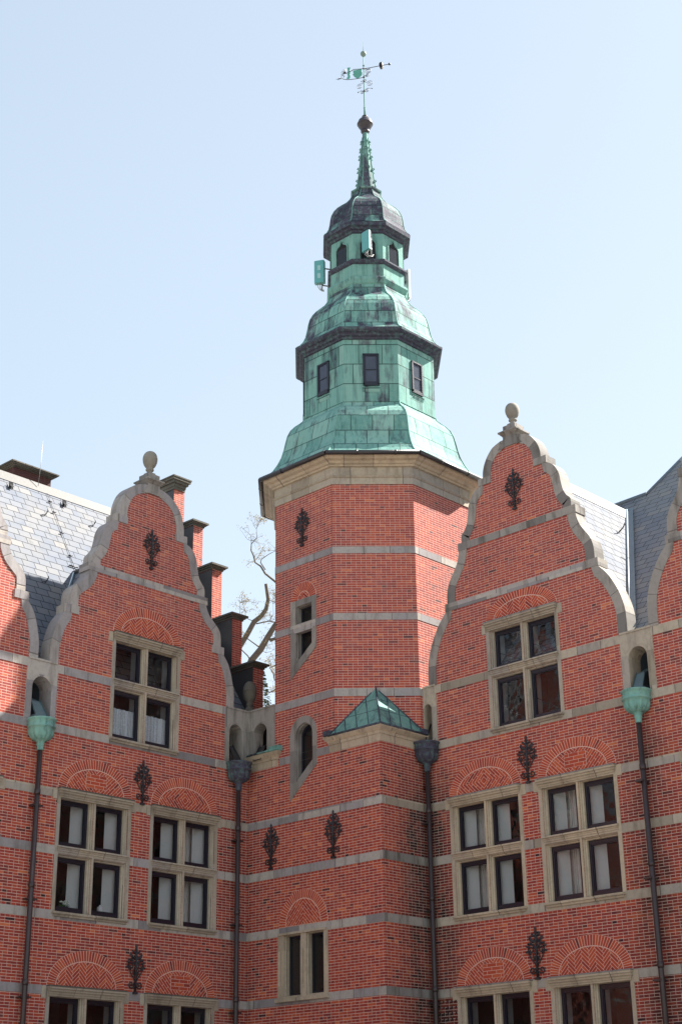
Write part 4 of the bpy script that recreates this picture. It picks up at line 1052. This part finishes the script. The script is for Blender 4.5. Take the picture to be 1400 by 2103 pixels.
# roof hooks, vents and a ladder cable on the left slope
def onroof(x, y, h=.0): return Vector((x, y - h * .85, zE + (y - yE) * s1 + h * .5))
for x, y in ((-4.32, 9.01), (-2.59, 9.01)):
    m = MB(); b = onroof(x, y); m.face([b + Vector((-.07, -.02, 0)), b + Vector((.07, -.02, 0)), b + Vector((.07, .10, .17)) + Vector((0, -.1, .02)), b + Vector((-.07, .10, .17)) + Vector((0, -.1, .02))])
    m.face([b + Vector((-.07, -.10, .03)), b + Vector((.07, -.10, .03)), b + Vector((0, .10, .24))]); m.build('roof_vent', 'black', left)
for x, y in ((-3.47, 8.61), (-1.81, 8.74), (-4.45, 6.99)):
    m = MB(); b = onroof(x, y); m.tube([b, b + Vector((0, -.08, .05)), b + Vector((.01, -.12, .11)), b + Vector((.02, -.09, .15))], .014, 5); m.tube([b + Vector((-.12, -.03, -.02)), b + Vector((0, -.07, .02))], .010, 5)
    m.build('roof_hook', 'iron', left)
m = MB(); m.tube([onroof(-3.05, 9.2, .03), onroof(-3.14, 8.2, .03), onroof(-3.23, 7.5, .03)], .006, 5)
for x, y in ((-3.09, 9.0), (-3.11, 8.75), (-3.15, 8.28), (-3.20, 7.78)): b = onroof(x, y); m.tube([b + Vector((-.05, -.05, 0)), b + Vector((.05, -.05, .02))], .022, 5)
b = onroof(-3.23, 7.55); m.tube([b + Vector((-.15, -.04, 0)), b + Vector((.12, -.05, .0))], .02, 5)
m.build('roof_cable', 'iron', left)
# hooks on right wing roofs
for x, y, z in ((4.9, -3.62, 15.84), (6.0, -3.9, 15.35), (4.3, -4.9, 13.6)):
    m = MB(); b = Vector((x, y, z)); m.tube([b, b + Vector((0, -.14, .10)), b + Vector((0, -.2, .2))], .016, 5); m.face([b + Vector((-.07, -.05, 0)), b + Vector((.07, -.05, 0)), b + Vector((0, -.03, .16))]); m.build('roof_hook', 'iron', right)
b = Vector(pr_(6.6, -5.2)); m = MB(); m.tube([b, b + Vector((-.16, 0, .08)), b + Vector((-.2, 0, .2))], .02, 5); m.tube([b + Vector((-.02, .1, 0)), b + Vector((-.14, 0, .06))], .014, 5); m.build('roof_hook', 'iron', right)

# chimney on the left ridge
m = MB(); m.box((-3.98, 9.45, 17.6), (-2.76, 10.25, 19.05)); ch = m.build('chimney', 'soot', left)
m = MB()
for k, (g, z0, z1) in enumerate(((.03, 19.04, 19.07), (.08, 19.07, 19.10), (.12, 19.10, 19.135), (.16, 19.135, 19.17))): m.box((-3.98 - g, 9.45 - g, z0), (-2.76 + g, 10.25 + g, z1))
m.build('chimney_cap', 'capst', ch)
m = MB(); m.tube([(-3.32, 9.22, 18.6), (-3.30, 9.20, 19.2), (-3.28, 9.20, 19.95)], [.008, .007, .004], 5); m.build('lightning_rod', 'steel', ch)
# stepped end parapet
XS0, XS1 = .80, 1.15
steps = [(5.08, 13.46), (5.91, 14.99), (6.75, 16.63), (7.58, 18.16), (8.47, 19.60), (9.35, 18.16)]
m = MB()
for i, (y, zt_) in enumerate(steps):
    y2 = steps[i + 1][0] if i + 1 < len(steps) else 10.2
    m.box((XS0 + (.0), y, 9.0), (XS1, y2, zt_)) if i != 4 else m.box((XS0, y, 9.0), (XS1 + .04, y2, zt_))
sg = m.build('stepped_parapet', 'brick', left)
for i, (y, zt_) in enumerate(steps[:5]):
    y2 = steps[i + 1][0]; big = i == 4
    for k, (g, a, b) in enumerate(((.03, .0, .05), (.07, .05, .09), (.12, .09, .14)) if not big else ((.03, -.06, .02), (.05, .02, .12), (.10, .12, .2), (.15, .2, .27), (.17, .27, .31))):
        q = MB(); 
        if k == 0: cap = MB()
        cap.box((XS0 - g, y - g, zt_ + a), (XS1 + g, y2 - .04 + (g if big else 0), zt_ + b))
    cap.build('parapet_cap', 'capst', sg)
# lead-clad inner cheeks (dark) of the parapet
P_ = [(5.08, 11.9), (9.33, 11.9), (9.33, 19.56), (8.472, 19.56), (8.472, 18.15), (7.582, 18.15), (7.582, 16.62), (6.752, 16.62), (6.752, 14.98), (5.912, 14.98), (5.912, 13.45), (5.08, 13.45)]
m = MB(); m.face([(XS0 - .006, y, z) for y, z in P_])
m.build('lead_cladding', 'gutter', sg, I4, False)
m = MB(); m.face([(-.7, YL + .4, 11.80), (2.5, YL + .4, 11.80), (2.5, 9, 11.8), (-.7, 9, 11.8)]); m.face([(1.15, 4.4, 11.9), (2.2, 4.4, 11.9), (2.2, 10.0, 12.5), (1.15, 10, 12.5)]); m.build('flat_roof', 'lead', left, I4, False)
m = MB(); m.box((.55, 4.8, 11.6), (1.9, 5.0, 12.20)); m.build('roof_kerb', 'gutter', left)
# perforated air bricks beside the right pipe
m = MB()
for i in range(5):
    for j in range(6): m.fbox(.14 + i * .115, .175 + i * .115, 4.86 - j * .125 - .045, 4.86 - j * .125, 0, .006)
m.build('air_bricks', 'black', right, FR.mat())

# ------------------------------------------------------------------ urn behind the parapet corner
urn = tag(empty('stone_urn', (.20, 4.56, 11.98)), 'dark fluted stone urn with a domed top behind the parapet corner', 'urn')
m = MB(); m.box((-.26, -.26, -.1), (.26, .26, .06)); m.lathe([(.24, .06), (.15, .13), (.10, .20), (.13, .22), (.13, .25), (.09, .28), (.12, .33), (.19, .40), (.215, .48), (.225, .58), (.235, .59), (.235, .62)], (0, 0, 0), 28, True, .10, (.33, .575)); m.build('body', 'capst', urn, Matrix.Diagonal((.76, .76, 1, 1)))
m = MB(); m.lathe([(.235, .61), (.225, .63), (.215, .70), (.17, .79), (.09, .84), (.002, .86)], (0, 0, 0), 24); m.build('domed_lid', 'capst', urn, Matrix.Diagonal((.76, .76, 1, 1)))

# ------------------------------------------------------------------ curtains, flowers, bottle
def curtain(name, fr, uc, z0, u0, u1, za, zb_, d, mat, label, group=None, wav=.018, n=40, hem=0):
    t = MB(); W_ = u1 - u0
    for i in range(n):
        a, b = i / n, (i + 1) / n; fa, fb = (wav * math.sin(a * 34) + wav * .5 * math.sin(a * 81), wav * math.sin(b * 34) + wav * .5 * math.sin(b * 81))
        ha = hem * abs(((a * 9) % 1) - .5) * 2; hb = hem * abs(((b * 9) % 1) - .5) * 2
        t.fc([(u0 + a * W_, za + ha, d + fa), (u0 + b * W_, za + hb, d + fb), (u0 + b * W_, zb_, d + fb), (u0 + a * W_, zb_, d + fa)])
    return tag(t.build(name, mat, None, fr.mat(uc, z0), False), label, 'curtain', group)
curtain('lace_curtain', FL, L1, FG, -.86, -.10, .12, .80, -.26, 'lace', 'white lace half-curtain in the left lower light of the left gable window', 'lace half-curtains', hem=.06)
curtain('lace_curtain', FL, L1, FG, .10, .86, .12, .80, -.26, 'lace', 'white lace half-curtain in the right lower light of the left gable window', 'lace half-curtains', hem=.06)
curtain('red_curtain', FL, -4.585, F1, .06, .56, -.1, 2.5, -.75, 'red', 'dark red curtain behind the left window of the middle storey, left wing')
curtain('cream_curtain', FL, -1.995, F1, .25, .95, -.1, 2.5, -.62, 'curtain', 'pale cream curtain in the right-hand window of the left wing middle storey')
curtain('cream_curtain', FR, 1.69, F1, -.90, -.50, -.1, 2.5, -.62, 'curtain', 'pale curtain in the window nearest the tower, right wing middle storey')
curtain('cream_curtain', FR, 4.185, F1, -.90, -.50, -.1, 2.5, -.62, 'curtain', 'pale curtain in the window beside the outer downpipe, right wing middle storey')
curtain('cream_curtain', FB, 0, 0, -3.08, -2.58, 5.2, 6.4, -.42, 'curtain', 'grey-white blind behind the left light of the tower base window')
pot = tag(empty('flower_pot', (-5.02, YL + .33, F1 + .04)), 'small pot of white flowers on the sill of the lower left window', 'flower pot')
m = MB(); m.lathe([(.05, 0), (.075, .12), (.085, .12), (.085, .15)], (0, 0, 0), 12); m.build('pot', 'black', pot)
m = MB()
for i in range(26):
    a = random.random() * 6.28; r_ = random.random() * .13; z = .19 + random.random() * .09; m.lathe([(.003, -.02), (.026, 0), (.003, .02)], (r_ * math.cos(a), r_ * .6 * math.sin(a), z), 5)
m.build('flowers', 'flower', pot)
m = MB()
for i in range(20):
    a = random.random() * 6.28; r_ = .05 + random.random() * .12; m.face([(0, 0, .12), (r_ * math.cos(a) - .02, r_ * math.sin(a) * .6, .17), (r_ * math.cos(a) + .03, r_ * math.sin(a) * .6, .2)])
m.build('leaves', 'leafg', pot)
bt = MB(); bt.lathe([(.05, 0), (.065, .02), (.065, .13), (.05, .155), (.02, .165), (.02, .19)], (0, 0, 0), 14); tag(bt.build('jug', 'white', None, Matrix.Translation((-4.06, YL + .34, F1 + .135))), 'small white jug on the sill below the red curtain', 'jug')

# ------------------------------------------------------------------ tree beyond the left wing
tree = tag(empty('bare_tree', (12.4, 18.9, 0)), 'spring tree with bare limbs and sparse buds between the stepped parapet and the tower', 'tree')
TB = {'A': ([[12.35, 19.0, 0], [12.30, 19.0, 6], [12.2, 18.9, 12], [12.38, 18.6, 16.5], [12.45, 18.3, 18.1], [12.54, 17.8, 19.07], [12.67, 17.43, 19.45], [12.73, 17.1, 19.89], [12.79, 16.82, 20.24], [12.91, 16.44, 20.65], [13.2, 15.9, 21.3], [13.6, 15.4, 22.4]], [.34, .32, .28, .20, .16, .145, .14, .125, .115, .10, .07, .03]),
 'A2': ([[12.81, 17.1, 19.75], [12.94, 16.92, 19.82], [13.09, 16.72, 19.88], [13.8, 16.4, 20.6]], [.09, .06, .05, .02]),
 'B': ([[12.2, 18.9, 13], [12.0, 18.6, 17], [12.13, 18.22, 19.08], [12.09, 17.99, 19.52], [12.17, 17.62, 20.0], [12.22, 17.32, 20.41], [12.35, 17.06, 20.6], [12.4, 16.86, 20.85], [12.35, 16.71, 21.17], [12.13, 16.61, 21.71]], [.2, .15, .13, .12, .115, .11, .10, .09, .08, .065]),
 'C': ([[13.6, 15.7, 20.6], [12.91, 16.05, 21.28], [12.33, 16.35, 21.8], [12.01, 16.52, 22.06], [11.82, 16.57, 22.32], [11.64, 16.68, 22.45], [11.53, 16.65, 22.68], [11.41, 16.66, 22.87], [11.35, 16.58, 23.09], [11.43, 16.37, 23.31], [11.33, 16.29, 23.6]], [.07, .06, .052, .045, .04, .035, .032, .028, .022, .014, .008]),
 'C2': ([[11.35, 16.58, 23.09], [11.26, 16.51, 23.38], [10.93, 16.67, 23.67]], [.014, .01, .005]),
 'C3': ([[11.98, 16.48, 22.19], [11.78, 16.53, 22.45], [11.77, 16.47, 22.56], [11.91, 16.21, 22.73], [12.05, 16.01, 22.84]], [.028, .024, .022, .015, .01]),
 'D': ([[12.29, 17.29, 20.33], [12.6, 16.91, 20.42], [12.78, 16.75, 20.37], [13.2, 16.3, 20.5]], [.03, .028, .026, .02]),
 'D2': ([[12.6, 16.91, 20.42], [12.64, 16.72, 20.65], [12.5, 16.6, 21.0]], [.014, .01, .005]), 'E': ([[12.19, 17.69, 19.84], [12.62, 17.44, 19.51]], [.025, .03]),
 'F': ([[11.9, 18.0, 19.7], [12.19, 17.94, 19.42], [12.4, 17.85, 19.23], [12.51, 17.82, 19.07]], [.015, .025, .028, .03]),
 'G': ([[13.5, 16.9, 19.1], [13.27, 17.11, 18.93], [13.09, 17.38, 18.8], [13.25, 17.34, 18.61], [13.35, 17.39, 18.35]], [.05, .04, .03, .035, .02]),
 'H': ([[13.12, 17.85, 17.98], [13.33, 17.67, 17.93], [13.5, 17.4, 18.1]], [.012, .016, .03]), 'I': ([[12.22, 17.32, 20.41], [11.96, 17.51, 20.54], [11.93, 17.5, 20.8]], [.02, .014, .006]),
 'J': ([[12.0, 17.9, 19.9], [11.72, 17.56, 20.86], [11.65, 17.5, 21.09]], [.014, .01, .005]), 'L': ([[12.35, 16.75, 21.17], [12.55, 16.57, 21.07], [12.8, 16.4, 21.2]], [.016, .012, .006])}
m = MB(); lf = MB(); rt = random.Random(3)
for k, (p, r_) in TB.items(): m.tube([Vector(q) for q in p], [q * .86 for q in r_], 8)
def leafcl(p, n, s):
    for _ in range(n):
        c = p + Vector((rt.gauss(0, s), rt.gauss(0, s), rt.gauss(0, s * .7))); a = Vector((rt.uniform(-1, 1), rt.uniform(-1, 1), rt.uniform(-1, 1))) * .035; b = Vector((rt.uniform(-1, 1), rt.uniform(-1, 1), rt.uniform(-1, 1))) * .022
        lf.face([c, c + a, c + a + b, c + b])
def twig(p, d, l, r_, dep):
    q = p; pts = [p]
    for i in range(4): d = (d + Vector((rt.gauss(0, .28), rt.gauss(0, .28), rt.gauss(0, .22)))).normalized(); q = q + d * l / 4; pts.append(q)
    m.tube(pts, [r_, r_ * .85, r_ * .7, r_ * .55, r_ * .4], 4)
    if dep > 0:
        for i in (1, 2, 3, 4):
            if rt.random() < .75: twig(pts[i], (d + Vector((rt.gauss(0, .7), rt.gauss(0, .7), rt.gauss(.1, .5)))).normalized(), l * .62, r_ * .6, dep - 1)
    else: leafcl(pts[-1], 9, .06); leafcl(pts[2], 3, .05)
ends = [((11.33, 16.29, 23.6), 3), ((11.3, 16.55, 23.2), 4), ((10.97, 16.65, 23.6), 1), ((12.05, 16.01, 22.84), 2), ((11.6, 16.66, 22.5), 3), ((11.93, 17.5, 20.8), 4), ((11.65, 17.5, 21.05), 4), ((12.5, 16.6, 21.0), 3), ((12.6, 16.9, 20.4), 3), ((12.8, 17.0, 19.9), 3), ((13.1, 17.3, 18.8), 4), ((13.33, 17.67, 17.95), 4), ((12.8, 17.3, 19.3), 3), ((12.0, 17.9, 19.6), 3), ((12.6, 16.5, 21.1), 3), ((13.2, 17.0, 19.4), 4), ((13.3, 17.3, 18.5), 3)]
for p, n in ends:
    for _ in range(n): twig(Vector(p), Vector((rt.uniform(-1, 1), rt.uniform(-1, 1), rt.uniform(-.2, 1))).normalized(), .45, .009, 2 if rt.random() < .4 else 1)
m.build('branches', 'bark', tree, Matrix.Translation((-12.4, -18.9, 0)), False); lf.build('buds', 'bud', tree, Matrix.Translation((-12.4, -18.9, 0)), False)
ms = MB()
for p, q, n in (((12.3, 17.05, 20.62), .07, 90), ((12.4, 16.85, 20.9), .07, 60), ((12.1, 17.85, 19.75), .09, 90), ((12.38, 16.7, 21.2), .05, 30), ((12.0, 16.5, 22.08), .04, 30)):
    for _ in range(n):
        c = Vector(p) + Vector((rt.gauss(0, q), rt.gauss(0, q), rt.gauss(0, q * 1.6))); a = Vector((rt.uniform(-1, 1), rt.uniform(-1, 1), rt.uniform(-1, 1))) * .035; b = Vector((rt.uniform(-1, 1), rt.uniform(-1, 1), rt.uniform(-1, 1))) * .03; ms.face([c, c + a, c + b])
ms.build('moss_tufts', 'moss', tree, Matrix.Translation((-12.4, -18.9, 0)), False)
con = tag(empty('conifer', (15.2, 20.2, 0)), 'dark green conifer top just left of the tower, above the parapet', 'tree')
m = MB(); m.tube([(0, 0, 0), (0, 0, 20.0)], [.25, .03], 8); m.build('trunk', 'bark', con)
m = MB()
for _ in range(2600):
    t = rt.random(); z = 13 + 7 * t; rr = (1 - t) * 1.6 * math.sqrt(rt.random()) + .05; a = rt.random() * 6.28; c = Vector((rr * math.cos(a), rr * math.sin(a), z - rr * .3)); d1 = Vector((math.cos(a), math.sin(a), -.3)) * .14; d2 = Vector((-math.sin(a), math.cos(a), rt.uniform(-.5, .5))) * .05
    m.face([c, c + d1 + d2, c + d1 - d2])
m.build('crown', 'cone', con, I4, False)
